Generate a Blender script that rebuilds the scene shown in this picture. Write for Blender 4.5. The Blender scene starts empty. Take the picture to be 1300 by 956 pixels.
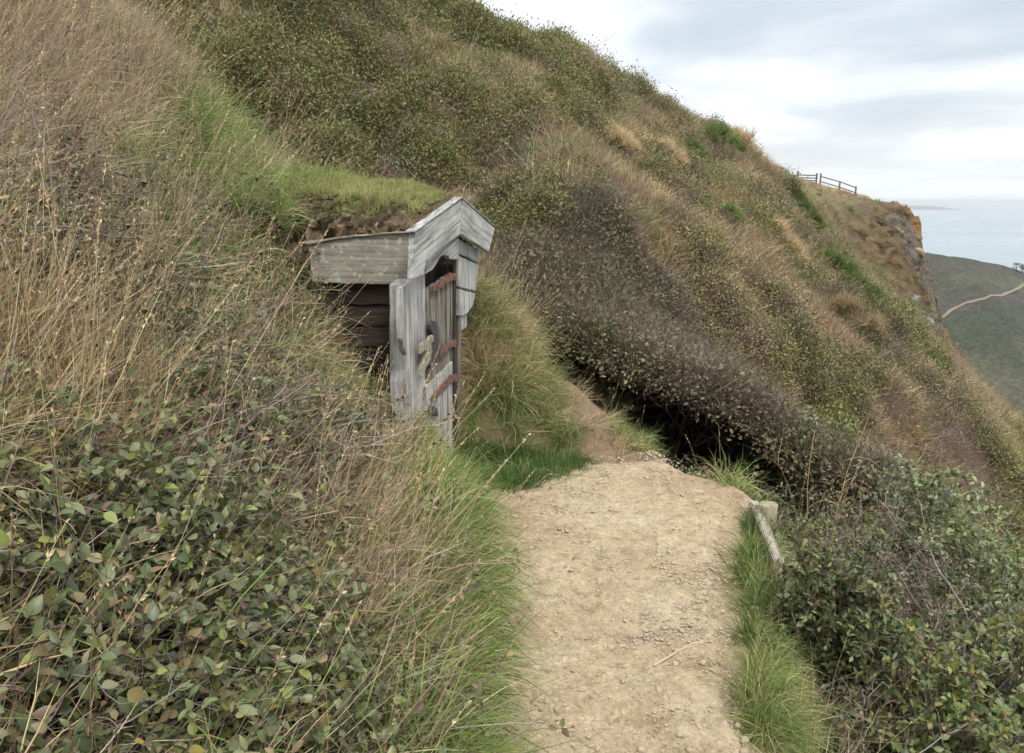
import bpy, bmesh, math, random
import numpy as np
from mathutils import Vector, Matrix

R = np.random.default_rng(7)
random.seed(7)
SC = bpy.context.scene
COL = SC.collection
rad = math.radians

# ------------------------------------------------------------------ camera
EYE = np.array([0.0, 0.0, 1.6]); F = 1000.0; TH = rad(12.6)
FW = np.array([0, math.cos(TH), -math.sin(TH)]); UP = np.array([0, math.sin(TH), math.cos(TH)]); RT = np.array([1.0, 0, 0])
def ray(u, v):
    return FW + RT * ((u - 650) / F) + UP * ((478 - v) / F)
def P(u, v, y):
    d = ray(u, v); return EYE + d * (y / d[1])
def PZ(u, v, z=0.0):
    d = ray(u, v); return EYE + d * ((z - EYE[2]) / d[2])
def proj(p):
    q = np.asarray(p) - EYE
    dep = q @ FW
    dep = np.where(dep < 0.05, 0.05, dep)
    return 650 + F * (q @ RT) / dep, 478 - F * (q @ UP) / dep
cd = bpy.data.cameras.new('camera'); cam = bpy.data.objects.new('camera', cd); COL.objects.link(cam)
cam.location = EYE; cam.rotation_euler = (math.pi / 2 - TH, 0, 0)
cd.sensor_width = 36; cd.lens = F / 1300 * 36; cd.clip_start = 0.05; cd.clip_end = 90000
SC.camera = cam

# ------------------------------------------------------------------ noise (numpy value noise)
_tab = np.random.default_rng(3).random((256, 256))
def vnoise(x, y):
    x = np.asarray(x, float); y = np.asarray(y, float)
    xi = np.floor(x).astype(int); yi = np.floor(y).astype(int); fx = x - xi; fy = y - yi
    fx = fx * fx * (3 - 2 * fx); fy = fy * fy * (3 - 2 * fy)
    g = lambda a, b: _tab[a & 255, b & 255]
    return (g(xi, yi) * (1 - fx) * (1 - fy) + g(xi + 1, yi) * fx * (1 - fy) + g(xi, yi + 1) * (1 - fx) * fy + g(xi + 1, yi + 1) * fx * fy) * 2 - 1
def fbm(x, y, o=4):
    s = 0; a = 1.0; n = 0
    for i in range(o):
        s = s + a * vnoise(x * 2 ** i + 17.3 * i, y * 2 ** i + 9.1 * i); n += a; a *= .5
    return s / n
def sst(a, b, x):
    t = np.clip((np.asarray(x, float) - a) / (b - a), 0, 1); return t * t * (3 - 2 * t)

# ------------------------------------------------------------------ terrain functions
ET = np.array([-.898, .439]); EW = np.array([.439, .898])
def tw(x, y):
    return ET[0] * x + ET[1] * y, EW[0] * x + EW[1] * y
def prof(t):
    lo = -1.1 + .98 * np.minimum(t, 4.0)
    hi = np.maximum(t - 4.0, 0)
    return lo + .98 * 4.4 * (1 - np.exp(-hi / 4.4))
LW = np.array([0, 14, 17, 23, 29, 34, 40, 52, 60, 80.0]); LZ = np.array([1.0, 1.05, 1.0, .5, .4, .85, 1.2, 1.7, 1.4, .6])
WEND = 107.0
ZFT = np.array([-200, -60, -25, -12.4, -8.7, -6.4, -4.6, -3.5, -2.7, -1.6, .2, 4.1, 7.5, 12, 40, 300])
ZFZ = np.array([-330, -130, -48, -24, -18.8, -15.2, -12.8, -9.0, -6.2, -2.4, .3, 1.8, 2.9, 3.6, 5, 5])
def hill(x, y, crag=True):
    t, w = tw(x, y)
    z = prof(t)
    z = z + .75 * fbm(x * .22 + 4, y * .22, 3) * sst(6, 16, np.hypot(x, y)) + .3 * fbm(x * .9, y * .9, 3) * sst(5, 9, np.hypot(x, y))
    # gullies running down the slope
    z = z - .8 * np.maximum(0, fbm(w * .16 + 3, t * .03, 2)) * sst(14, 30, w) * sst(8, 2, t)
    z = z - np.interp(w, LW, LZ) * sst(2.2, 5, t) - .8 * sst(12, 45, w)
    z = z - np.interp(w, [15, 25, 32, 40, 50, 57, 65, 70], [0, .5, 1.2, 2.0, 2.9, 3.1, .6, 0]) * sst(5.0, 2.2, t) * sst(-9, -4, t)
    z = z - 2.4 * sst(22, 52, w) * sst(1.0, -3, t)
    k = sst(46, 82, w)
    zf = np.interp(t, ZFT, ZFZ) + .5 * fbm(x * .3, y * .3, 3)
    z = z * (1 - k) + zf * k
    ks = sst(48, 70, w) * sst(3.2, -.8, t)
    if crag:
        cr = np.abs(fbm(w * .22 + 1.7, t * .22, 4))
        z = z + ks * (2.6 * (cr - .25) + 1.7 * fbm(w * .8, t * .5 + z * .15, 3) - 1.1 * np.abs(fbm(w * 1.3 + 5, t * 1.1 + z * .3, 4)) + .5 * fbm(w * 2.6, t * 2.2 + z * .6, 3))
    e = np.maximum(w - WEND - 1.5 * fbm(t * .25, 3 + t * 0, 3) + .0, 0)
    z = z - .09 * e ** 2 - .35 * e
    return z
# thin plate spline for the canopy surface of the mound, the path bench and the bank
cps = []
def cp(x, y, z): cps.append((x, y, z))
def cpp(u, v, y): p = P(u, v, y); cps.append(tuple(p))
for y in (-1.0, .3, 1.2, 2.0, 2.6, 3.3):
    cp(-.12 - .018 * y, y, .02); cp(-.36, y, .36); cp(-.66, y, .68); cp(-1.1, y, 1.06); cp(-2.0, y, 1.72); cp(-3.2, y, 2.52); cp(-5, y, 3.6)
for y in (-1, .3, 1.2, 2, 2.6, 3.2, 3.8): cp(.25, y, 0); cp(.55, y, 0)
cp(-.19, 3.9, .02); cp(-.27, 4.4, .05); cp(-.30, 4.7, .0)
cpp(560, 555, 4.2); cpp(520, 515, 4.05); cpp(512, 452, 4.05); cpp(450, 447, 4.08); cpp(400, 392, 4.2); cpp(350, 290, 4.5); cpp(372, 318, 4.35); cpp(330, 262, 4.6); cpp(250, 250, 4.5)
cpp(300, 235, 5.0); cpp(300, 172, 5.9); cpp(215, 85, 6.0); cpp(140, 10, 6.0)
cp(-2.0, 4.3, 1.82); cp(-3, 4.3, 2.55); cp(-4.5, 4.3, 3.45); cp(-1.0, 5.0, 1.15); cp(-1.0, 5.8, 1.25); cp(-4.8, 6, 3.9); cp(-1.6, 5.5, 1.75)
cp(-1.2, 6.6, 1.2); cp(-2.1, 6.8, 1.55); cp(-3.4, 6.8, 2.45); cp(-5, 6.8, 3.4)
cpp(606, 352, 5.75); cpp(640, 425, 5.5); cpp(690, 505, 5.15); cpp(735, 590, 4.7); cpp(600, 470, 5.05); cpp(655, 550, 4.85); cpp(600, 590, 4.72)
cpp(740, 500, 6.1); cpp(800, 560, 5.15); cpp(700, 470, 6.6); cp(.9, 4.5, .0); cp(.45, 4.4, .0); cp(0, 4.35, 0)
for (u, v) in ((940, 860), (938, 760), (945, 690), (945, 640), (905, 612)):
    p = PZ(u, v); cp(p[0] + .02, p[1], -.0); cp(p[0] + .16, p[1], -.03)
cp(1.25, 1.8, -.4); cp(1.3, 2.6, -.4); cp(1.5, 3.5, -.42); cp(1.6, 4.4, -.4); cp(2.4, 3, -1.15); cp(2.2, 1.6, -1.05); cp(3.3, 4.6, -1.5); cp(1.9, 5.4, -.65)
cp(.85, .5, -.05); cp(1.6, .5, -.6); cp(3, .5, -1.8); cp(4.2, 2.6, -2.5); cp(4.6, 6, -2.2); cp(3, 6.5, -1.15); cp(1.2, 6.7, -.62); cp(1.6, 6.0, -.72); cp(.75, 7.3, -.1); cp(.8, 6.9, -.05); cp(2.2, 6.0, -.85); cp(1.25, 5.6, -.35); cp(.1, 7.5, .35)
cps = np.array(cps)
def _U(r2): return np.where(r2 > 1e-12, r2 * np.log(r2 + 1e-12), 0)
_n = len(cps); _K = _U(((cps[:, None, :2] - cps[None, :, :2]) ** 2).sum(-1)) + np.eye(_n) * .012
_Pm = np.hstack([np.ones((_n, 1)), cps[:, :2]])
_A = np.zeros((_n + 3, _n + 3)); _A[:_n, :_n] = _K; _A[:_n, _n:] = _Pm; _A[_n:, :_n] = _Pm.T
_w = np.linalg.solve(_A, np.concatenate([cps[:, 2], np.zeros(3)]))
def tps(x, y):
    sh = np.shape(x); x = np.ravel(x); y = np.ravel(y); out = np.empty(len(x))
    for i in range(0, len(x), 20000):
        xx = x[i:i + 20000]; yy = y[i:i + 20000]
        k = _U((xx[:, None] - cps[None, :, 0]) ** 2 + (yy[:, None] - cps[None, :, 1]) ** 2)
        out[i:i + 20000] = k @ _w[:_n] + _w[_n] + _w[_n + 1] * xx + _w[_n + 2] * yy
    return out.reshape(sh)
# path edges as x(y)
_pl = np.array([(-.11, -2), (-.11, 1.2), (-.12, 2.2), (-.17, 3.2), (-.19, 3.8), (-.24, 4.15), (-.2, 4.35), (.05, 4.55), (.55, 4.75)])
_pr = [(.6, -2), (.62, 1.2)]
for (u, v) in ((938, 866), (936, 790), (932, 740), (938, 690), (945, 645), (905, 612), (880, 600)):
    p = PZ(u, v); _pr.append((p[0], p[1]))
_pr = np.array(_pr + [(.8, 4.95)])
def path_l(y): return np.interp(y, _pl[:, 1], _pl[:, 0])
def path_r(y): return np.interp(y, _pr[:, 1], _pr[:, 0])
def path_mask(x, y, s=.12):
    m = sst(-s, s, x - path_l(y)) * sst(-s, s, path_r(y) - x) * sst(4.95, 4.6, y)
    return m
def drop(x, y):
    left = sst(.9, -.9, x) * sst(14, 8, y)
    thk = sst(10.2, 6.4, y - .25 * x) * (1.05 + .3 * np.exp(-((x - 1.5) / .9) ** 2))
    return np.maximum(left * 1.9, thk)
def surf(x, y):
    """top of the low vegetation"""
    x = np.asarray(x, float); y = np.asarray(y, float)
    h = hill(x, y) - drop(x, y)
    near = sst(8.2, 6.3, y - .25 * np.maximum(x, 0)) * sst(5.6, 4.0, x) * sst(-7.5, -4.6, x) * sst(-2.5, -1, y)
    z = h.copy() if hasattr(h, 'copy') else h
    m = near > 0
    if np.any(m):
        zz = np.zeros_like(h); zz[m] = tps(x[m], y[m])
        z = h * (1 - near) + zz * near
    return z
def thick(x, y):
    """how far the soil lies below the top of the low vegetation"""
    b = sst(.02, .35, path_l(y) - x) * sst(7.5, 6, y) * .2
    r = sst(.02, .4, x - path_r(y)) * .12
    return np.maximum(b, r)
def ground(x, y):
    x = np.atleast_1d(np.asarray(x, float)); y = np.atleast_1d(np.asarray(y, float))
    pm = path_mask(x, y)
    z = np.maximum(surf(x, y), SEA - 8) - thick(x, y) + .03 * fbm(x * 3, y * 3, 3) * (1 - pm)
    return z * (1 - pm) + pm * (-.035)
SEA = -105.0
def gz(x, y): return float(ground(x, y)[0])

# ------------------------------------------------------------------ object helpers
def tag(o, label=None, cat=None, group=None, kind=None):
    if label: o['label'] = label
    if cat: o['category'] = cat
    if group: o['group'] = group
    if kind: o['kind'] = kind
    return o
def empty(name, loc, rz=0):
    o = bpy.data.objects.new(name, None); COL.objects.link(o); o.location = loc; o.rotation_euler = (0, 0, rz); o.empty_display_size = .1
    return o
def link(name, me, parent=None, mat=None, loc=None):
    o = bpy.data.objects.new(name, me); COL.objects.link(o)
    if mat is not None and not me.materials: me.materials.append(mat)
    if parent is not None: o.parent = parent
    if loc is not None: o.location = loc
    return o
class MB:
    def __init__(s): s.V = []; s.C = []; s.T = []; s.Q = []; s.n = 0
    def add(s, V, C, T=None, Q=None):
        V = np.asarray(V, float).reshape(-1, 3); C = np.asarray(C, float)
        if C.ndim == 1: C = np.tile(C, (len(V), 1))
        s.V.append(V); s.C.append(C.reshape(-1, 3))
        if T is not None: s.T.append(np.asarray(T).reshape(-1, 3) + s.n)
        if Q is not None: s.Q.append(np.asarray(Q).reshape(-1, 4) + s.n)
        s.n += len(V)
    def arrays(s):
        V = np.concatenate(s.V); C = np.concatenate(s.C)
        T = np.concatenate(s.T) if s.T else np.zeros((0, 3), int); Q = np.concatenate(s.Q) if s.Q else np.zeros((0, 4), int)
        return V, C, T, Q
    def mesh(s, name, smooth=False, offset=None):
        V, C, T, Q = s.arrays()
        return mesh_from(name, V if offset is None else V - np.asarray(offset), C, T, Q, smooth)
def mesh_from(name, V, C, T, Q, smooth=False):
    me = bpy.data.meshes.new(name)
    me.vertices.add(len(V)); me.vertices.foreach_set('co', np.asarray(V, np.float32).ravel())
    nl = len(T) * 3 + len(Q) * 4
    me.loops.add(nl); me.loops.foreach_set('vertex_index', np.concatenate([T.ravel(), Q.ravel()]).astype(np.int32))
    me.polygons.add(len(T) + len(Q))
    ls = np.concatenate([np.arange(len(T)) * 3, len(T) * 3 + np.arange(len(Q)) * 4]).astype(np.int32)
    me.polygons.foreach_set('loop_start', ls)
    if smooth: me.polygons.foreach_set('use_smooth', np.ones(len(ls), bool))
    a = me.attributes.new('col', 'FLOAT_COLOR', 'POINT')
    c4 = np.ones((len(V), 4), np.float32); c4[:, :3] = C; a.data.foreach_set('color', c4.ravel())
    me.update(calc_edges=True)
    return me

# ------------------------------------------------------------------ materials
def newmat(name):
    m = bpy.data.materials.new(name); m.use_nodes = True; nt = m.node_tree; nt.nodes.clear(); return m, nt
def N(nt, typ, **kw):
    n = nt.nodes.new(typ)
    for k, v in kw.items():
        if k in n.inputs: n.inputs[k].default_value = v
        else: setattr(n, k, v)
    return n
def L(nt, a, b): nt.links.new(a, b)
def plant_mat(name, rough=.5, trans=.25, spec=.4, vary=.35):
    m, nt = newmat(name)
    at = N(nt, 'ShaderNodeAttribute', attribute_name='col'); oi = N(nt, 'ShaderNodeObjectInfo')
    mr = N(nt, 'ShaderNodeMapRange'); mr.inputs['To Min'].default_value = 1 - vary; mr.inputs['To Max'].default_value = 1 + vary
    L(nt, oi.outputs['Random'], mr.inputs['Value'])
    mul = N(nt, 'ShaderNodeVectorMath', operation='SCALE'); L(nt, at.outputs['Color'], mul.inputs[0]); L(nt, mr.outputs[0], mul.inputs['Scale'])
    pb = N(nt, 'ShaderNodeBsdfPrincipled', Roughness=rough); pb.inputs['Specular IOR Level'].default_value = spec
    L(nt, mul.outputs[0], pb.inputs['Base Color'])
    out = N(nt, 'ShaderNodeOutputMaterial')
    if trans > 0:
        tr = N(nt, 'ShaderNodeBsdfTranslucent'); L(nt, mul.outputs[0], tr.inputs['Color'])
        mx = N(nt, 'ShaderNodeMixShader'); mx.inputs[0].default_value = trans
        L(nt, pb.outputs[0], mx.inputs[1]); L(nt, tr.outputs[0], mx.inputs[2]); L(nt, mx.outputs[0], out.inputs[0])
    else: L(nt, pb.outputs[0], out.inputs[0])
    return m
M_LEAF = plant_mat('leaf', .42, .22, .5, .25)
M_GRASS = plant_mat('grass_blade', .55, .3, .3, .36)
M_SCRUB = plant_mat('scrub', .65, .18, .18, .3)
M_TWIG = plant_mat('twig', .8, 0, .2, .2)

def ramp(nt, stops):
    r = N(nt, 'ShaderNodeValToRGB'); e = r.color_ramp.elements
    while len(e) > 1: e.remove(e[-1])
    e[0].position = stops[0][0]; e[0].color = (*stops[0][1], 1)
    for p, c in stops[1:]:
        k = e.new(p); k.color = (*c, 1)
    return r
def ground_mat():
    m, nt = newmat('soil')
    at = N(nt, 'ShaderNodeAttribute', attribute_name='col'); tc = N(nt, 'ShaderNodeTexCoord')
    n1 = N(nt, 'ShaderNodeTexNoise', Scale=1.3, Detail=8.0, Roughness=.7); n2 = N(nt, 'ShaderNodeTexNoise', Scale=22.0, Detail=6.0, Roughness=.7)
    L(nt, tc.outputs['Object'], n1.inputs['Vector']); L(nt, tc.outputs['Object'], n2.inputs['Vector'])
    ad = N(nt, 'ShaderNodeMath', operation='ADD'); L(nt, n1.outputs['Fac'], ad.inputs[0]); L(nt, n2.outputs['Fac'], ad.inputs[1])
    mr = N(nt, 'ShaderNodeMapRange'); mr.inputs['From Min'].default_value = .6; mr.inputs['From Max'].default_value = 1.4; mr.inputs['To Min'].default_value = .55; mr.inputs['To Max'].default_value = 1.45
    L(nt, ad.outputs[0], mr.inputs['Value'])
    mul = N(nt, 'ShaderNodeVectorMath', operation='SCALE'); L(nt, at.outputs['Color'], mul.inputs[0]); L(nt, mr.outputs[0], mul.inputs['Scale'])
    pb = N(nt, 'ShaderNodeBsdfPrincipled', Roughness=.9); pb.inputs['Specular IOR Level'].default_value = .2
    rk = N(nt, 'ShaderNodeAttribute', attribute_name='rock'); mp = N(nt, 'ShaderNodeMapping'); mp.inputs['Scale'].default_value = (.55, .55, 1.5); mp.inputs['Rotation'].default_value = (.5, .35, .3); L(nt, tc.outputs['Object'], mp.inputs[0])
    rn = N(nt, 'ShaderNodeTexNoise', Scale=1.0, Detail=10.0, Roughness=.78, Distortion=.5); L(nt, mp.outputs[0], rn.inputs['Vector'])
    rr_ = ramp(nt, [(.36, (.16, .145, .13)), (.45, (.62, .58, .52)), (.52, (1.1, 1.0, .88)), (.6, (1.0, 1.02, 1.05)), (.72, (1.7, 1.66, 1.6))]); L(nt, rn.outputs['Fac'], rr_.inputs[0])
    rm = N(nt, 'ShaderNodeMix', data_type='RGBA', blend_type='MULTIPLY'); L(nt, rk.outputs['Fac'], rm.inputs[0]); L(nt, mul.outputs[0], rm.inputs[6]); L(nt, rr_.outputs[0], rm.inputs[7]); L(nt, rm.outputs[2], pb.inputs['Base Color'])
    rh = N(nt, 'ShaderNodeMath', operation='MULTIPLY'); L(nt, rn.outputs['Fac'], rh.inputs[0]); L(nt, rk.outputs['Fac'], rh.inputs[1])
    bp0 = N(nt, 'ShaderNodeBump', Strength=1.0, Distance=1.6); L(nt, rh.outputs[0], bp0.inputs['Height'])
    bp = N(nt, 'ShaderNodeBump', Strength=.7, Distance=.06); L(nt, ad.outputs[0], bp.inputs['Height']); L(nt, bp0.outputs[0], bp.inputs['Normal']); L(nt, bp.outputs[0], pb.inputs['Normal'])
    L(nt, pb.outputs[0], N(nt, 'ShaderNodeOutputMaterial').inputs[0])
    return m
M_SOIL = ground_mat()

def path_mat():
    m, nt = newmat('trodden_earth')
    tc = N(nt, 'ShaderNodeTexCoord')
    big = N(nt, 'ShaderNodeTexNoise', Scale=1.5, Detail=6.0, Roughness=.65, Distortion=.4); L(nt, tc.outputs['Object'], big.inputs['Vector'])
    med = N(nt, 'ShaderNodeTexNoise', Scale=14.0, Detail=8.0, Roughness=.75); L(nt, tc.outputs['Object'], med.inputs['Vector'])
    fine = N(nt, 'ShaderNodeTexNoise', Scale=120.0, Detail=5.0, Roughness=.7); L(nt, tc.outputs['Object'], fine.inputs['Vector'])
    cr = ramp(nt, [(.3, (.305, .222, .135)), (.5, (.402, .313, .20)), (.7, (.455, .37, .252))]); L(nt, big.outputs['Fac'], cr.inputs[0])
    cm = ramp(nt, [(.3, (.55, .52, .5)), (.5, (.95, .95, .95)), (.7, (1.15, 1.15, 1.16))]); L(nt, med.outputs['Fac'], cm.inputs[0])
    mx = N(nt, 'ShaderNodeMix', data_type='RGBA', blend_type='MULTIPLY'); mx.inputs[0].default_value = 1; L(nt, cr.outputs[0], mx.inputs[6]); L(nt, cm.outputs[0], mx.inputs[7])
    cf = ramp(nt, [(.32, (.42, .40, .38)), (.46, (1, 1, 1)), (.62, (1.08, 1.08, 1.08)), (.72, (1.4, 1.4, 1.4))]); L(nt, fine.outputs['Fac'], cf.inputs[0])
    mx2 = N(nt, 'ShaderNodeMix', data_type='RGBA', blend_type='MULTIPLY'); mx2.inputs[0].default_value = .5; L(nt, mx.outputs[2], mx2.inputs[6]); L(nt, cf.outputs[0], mx2.inputs[7])
    vo = N(nt, 'ShaderNodeTexVoronoi', Scale=95.0); vo.inputs['Randomness'].default_value = 1; L(nt, tc.outputs['Object'], vo.inputs['Vector']); vs = N(nt, 'ShaderNodeSeparateColor'); L(nt, vo.outputs['Color'], vs.inputs[0])
    vr = ramp(nt, [(.0, (.62, .6, .58)), (.12, (.8, .78, .76)), (.2, (1, 1, 1)), (.78, (1, 1, 1)), (.86, (1.22, 1.23, 1.25)), (1, (1.4, 1.42, 1.45))]); L(nt, vs.outputs[0], vr.inputs[0])
    mx3 = N(nt, 'ShaderNodeMix', data_type='RGBA', blend_type='MULTIPLY'); mx3.inputs[0].default_value = .6; L(nt, mx2.outputs[2], mx3.inputs[6]); L(nt, vr.outputs[0], mx3.inputs[7])
    pb = N(nt, 'ShaderNodeBsdfPrincipled', Roughness=.92); pb.inputs['Specular IOR Level'].default_value = .15; L(nt, mx3.outputs[2], pb.inputs['Base Color'])
    ad = N(nt, 'ShaderNodeMath', operation='MULTIPLY_ADD'); ad.inputs[1].default_value = .35; L(nt, fine.outputs['Fac'], ad.inputs[0]); L(nt, med.outputs['Fac'], ad.inputs[2])
    bp = N(nt, 'ShaderNodeBump', Strength=.8, Distance=.018); L(nt, ad.outputs[0], bp.inputs['Height']); L(nt, bp.outputs[0], pb.inputs['Normal'])
    L(nt, pb.outputs[0], N(nt, 'ShaderNodeOutputMaterial').inputs[0])
    return m
M_PATH = path_mat()

def wood_mat(name, c_dark, c_mid, c_light, lichen=0.0, lich_col=(.5, .52, .5), rough=.85):
    m, nt = newmat(name)
    at = N(nt, 'ShaderNodeAttribute', attribute_name='grain')
    mp = N(nt, 'ShaderNodeMapping'); mp.inputs['Scale'].default_value = (1.7, 48, 48); L(nt, at.outputs['Vector'], mp.inputs[0])
    g = N(nt, 'ShaderNodeTexNoise', Scale=1.0, Detail=8.0, Roughness=.7, Distortion=.6); L(nt, mp.outputs[0], g.inputs['Vector'])
    mp2 = N(nt, 'ShaderNodeMapping'); mp2.inputs['Scale'].default_value = (5, 11, 11); L(nt, at.outputs['Vector'], mp2.inputs[0])
    b = N(nt, 'ShaderNodeTexNoise', Scale=1.0, Detail=7.0, Roughness=.7); L(nt, mp2.outputs[0], b.inputs['Vector'])
    cr = ramp(nt, [(.28, tuple(x * .25 for x in c_dark)), (.38, c_dark), (.52, c_mid), (.72, c_light)]); L(nt, g.outputs['Fac'], cr.inputs[0])
    cb = ramp(nt, [(.3, (.55, .53, .5)), (.55, (1, 1, 1)), (.75, (1.12, 1.12, 1.12))]); L(nt, b.outputs['Fac'], cb.inputs[0])
    mx = N(nt, 'ShaderNodeMix', data_type='RGBA', blend_type='MULTIPLY'); mx.inputs[0].default_value = 1; L(nt, cr.outputs[0], mx.inputs[6]); L(nt, cb.outputs[0], mx.inputs[7])
    last = mx.outputs[2]
    if lichen > 0:
        l = N(nt, 'ShaderNodeTexNoise', Scale=28.0, Detail=5.0, Roughness=.6); L(nt, at.outputs['Vector'], l.inputs['Vector'])
        lr = ramp(nt, [(.62 - .1 * lichen, (0, 0, 0)), (.68 - .1 * lichen, (1, 1, 1))]); L(nt, l.outputs['Fac'], lr.inputs[0])
        mu = N(nt, 'ShaderNodeMath', operation='MULTIPLY'); mu.inputs[1].default_value = min(1, .55 * (1 + lichen)); L(nt, lr.outputs[0], mu.inputs[0])
        m3 = N(nt, 'ShaderNodeMix', data_type='RGBA'); L(nt, mu.outputs[0], m3.inputs[0]); L(nt, last, m3.inputs[6]); m3.inputs[7].default_value = (*lich_col, 1)
        last = m3.outputs[2]
    pb = N(nt, 'ShaderNodeBsdfPrincipled', Roughness=rough); pb.inputs['Specular IOR Level'].default_value = .25; L(nt, last, pb.inputs['Base Color'])
    bp = N(nt, 'ShaderNodeBump', Strength=.6, Distance=.006); L(nt, g.outputs['Fac'], bp.inputs['Height']); L(nt, bp.outputs[0], pb.inputs['Normal'])
    L(nt, pb.outputs[0], N(nt, 'ShaderNodeOutputMaterial').inputs[0])
    return m
M_SILVER = wood_mat('silvered_wood', (.18, .172, .158), (.385, .373, .35), (.55, .54, .52))
M_BEAM = wood_mat('lichen_wood', (.17, .15, .12), (.30, .27, .215), (.38, .35, .29), .55, (.40, .41, .36))
M_DOOR = wood_mat('door_wood', (.085, .07, .056), (.195, .17, .142), (.33, .305, .27))
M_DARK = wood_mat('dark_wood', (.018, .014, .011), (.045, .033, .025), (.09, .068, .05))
M_LATCH = wood_mat('latch_wood', (.04, .037, .035), (.09, .085, .08), (.16, .15, .145))
M_PALE = wood_mat('pale_wood', (.18, .155, .11), (.34, .30, .23), (.44, .40, .32), .15)
M_POST = wood_mat('post_wood', (.15, .125, .075), (.27, .235, .15), (.36, .32, .22), .2, (.34, .36, .25))
M_FENCE = wood_mat('fence_wood', (.10, .085, .065), (.17, .15, .12), (.24, .21, .17))
def rust_mat():
    m, nt = newmat('rusty_iron'); tc = N(nt, 'ShaderNodeTexCoord')
    n = N(nt, 'ShaderNodeTexNoise', Scale=45.0, Detail=6.0, Roughness=.7); L(nt, tc.outputs['Object'], n.inputs['Vector'])
    c = ramp(nt, [(.3, (.04, .022, .017)), (.5, (.15, .062, .04)), (.7, (.27, .13, .085))]); L(nt, n.outputs['Fac'], c.inputs[0])
    pb = N(nt, 'ShaderNodeBsdfPrincipled', Roughness=.85); L(nt, c.outputs[0], pb.inputs['Base Color'])
    bp = N(nt, 'ShaderNodeBump', Strength=.5, Distance=.004); L(nt, n.outputs['Fac'], bp.inputs['Height']); L(nt, bp.outputs[0], pb.inputs['Normal'])
    L(nt, pb.outputs[0], N(nt, 'ShaderNodeOutputMaterial').inputs[0]); return m
M_RUST = rust_mat()
def rock_mat(name, a, b, c, sc=1.2):
    m, nt = newmat(name); tc = N(nt, 'ShaderNodeTexCoord')
    mp = N(nt, 'ShaderNodeMapping'); mp.inputs['Scale'].default_value = (sc, sc, sc * 2.2); mp.inputs['Rotation'].default_value = (.5, .3, .2); L(nt, tc.outputs['Object'], mp.inputs[0])
    n = N(nt, 'ShaderNodeTexNoise', Scale=1.0, Detail=9.0, Roughness=.75); L(nt, mp.outputs[0], n.inputs['Vector'])
    r = ramp(nt, [(.32, tuple(x * .4 for x in a)), (.42, a), (.55, b), (.7, c)]); L(nt, n.outputs['Fac'], r.inputs[0])
    pb = N(nt, 'ShaderNodeBsdfPrincipled', Roughness=.9); L(nt, r.outputs[0], pb.inputs['Base Color'])
    bp = N(nt, 'ShaderNodeBump', Strength=.8, Distance=.12 / sc); L(nt, n.outputs['Fac'], bp.inputs['Height']); L(nt, bp.outputs[0], pb.inputs['Normal'])
    L(nt, pb.outputs[0], N(nt, 'ShaderNodeOutputMaterial').inputs[0]); return m
M_ROCK = rock_mat('grey_rock', (.13, .12, .11), (.25, .235, .215), (.38, .37, .35), 1.5)
M_OCHRE = rock_mat('ochre_rock', (.17, .11, .055), (.32, .21, .11), (.42, .32, .2), .8)
M_PEB = rock_mat('pebble_stone', (.36, .28, .195), (.46, .37, .265), (.58, .49, .38), 30)

# ------------------------------------------------------------------ world and sun
SUN_EL, SUN_AZ = rad(52), rad(150)      # azimuth clockwise from +Y
wd = bpy.data.worlds.new('World'); SC.world = wd; wd.use_nodes = True; nt = wd.node_tree; nt.nodes.clear()
sky = N(nt, 'ShaderNodeTexSky', sky_type='NISHITA', sun_disc=False, sun_elevation=SUN_EL, sun_rotation=SUN_AZ, dust_density=2.5)
tc = N(nt, 'ShaderNodeTexCoord'); sep = N(nt, 'ShaderNodeSeparateXYZ'); L(nt, tc.outputs['Generated'], sep.inputs[0])
zc = N(nt, 'ShaderNodeMath', operation='MAXIMUM'); zc.inputs[1].default_value = 0.0; L(nt, sep.outputs['Z'], zc.inputs[0])
za = N(nt, 'ShaderNodeMath', operation='ADD'); za.inputs[1].default_value = .12; L(nt, zc.outputs[0], za.inputs[0])
dv = N(nt, 'ShaderNodeVectorMath', operation='DIVIDE'); L(nt, tc.outputs['Generated'], dv.inputs[0])
cz = N(nt, 'ShaderNodeCombineXYZ'); L(nt, za.outputs[0], cz.inputs[0]); L(nt, za.outputs[0], cz.inputs[1]); cz.inputs[2].default_value = 1; L(nt, cz.outputs[0], dv.inputs[1])
cmap = N(nt, 'ShaderNodeMapping'); cmap.inputs['Location'].default_value = (2.35, .6, 0); cmap.inputs['Scale'].default_value = (.62, .62, 0); L(nt, dv.outputs[0], cmap.inputs[0])
cn = N(nt, 'ShaderNodeTexNoise', Scale=1.0, Detail=7.0, Roughness=.52, Distortion=.25); L(nt, cmap.outputs[0], cn.inputs['Vector'])
ccol = ramp(nt, [(.35, (.76, .77, .78)), (.46, (.66, .685, .71)), (.55, (.47, .52, .57)), (.68, (.38, .43, .485))]); L(nt, cn.outputs['Fac'], ccol.inputs[0])
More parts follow.
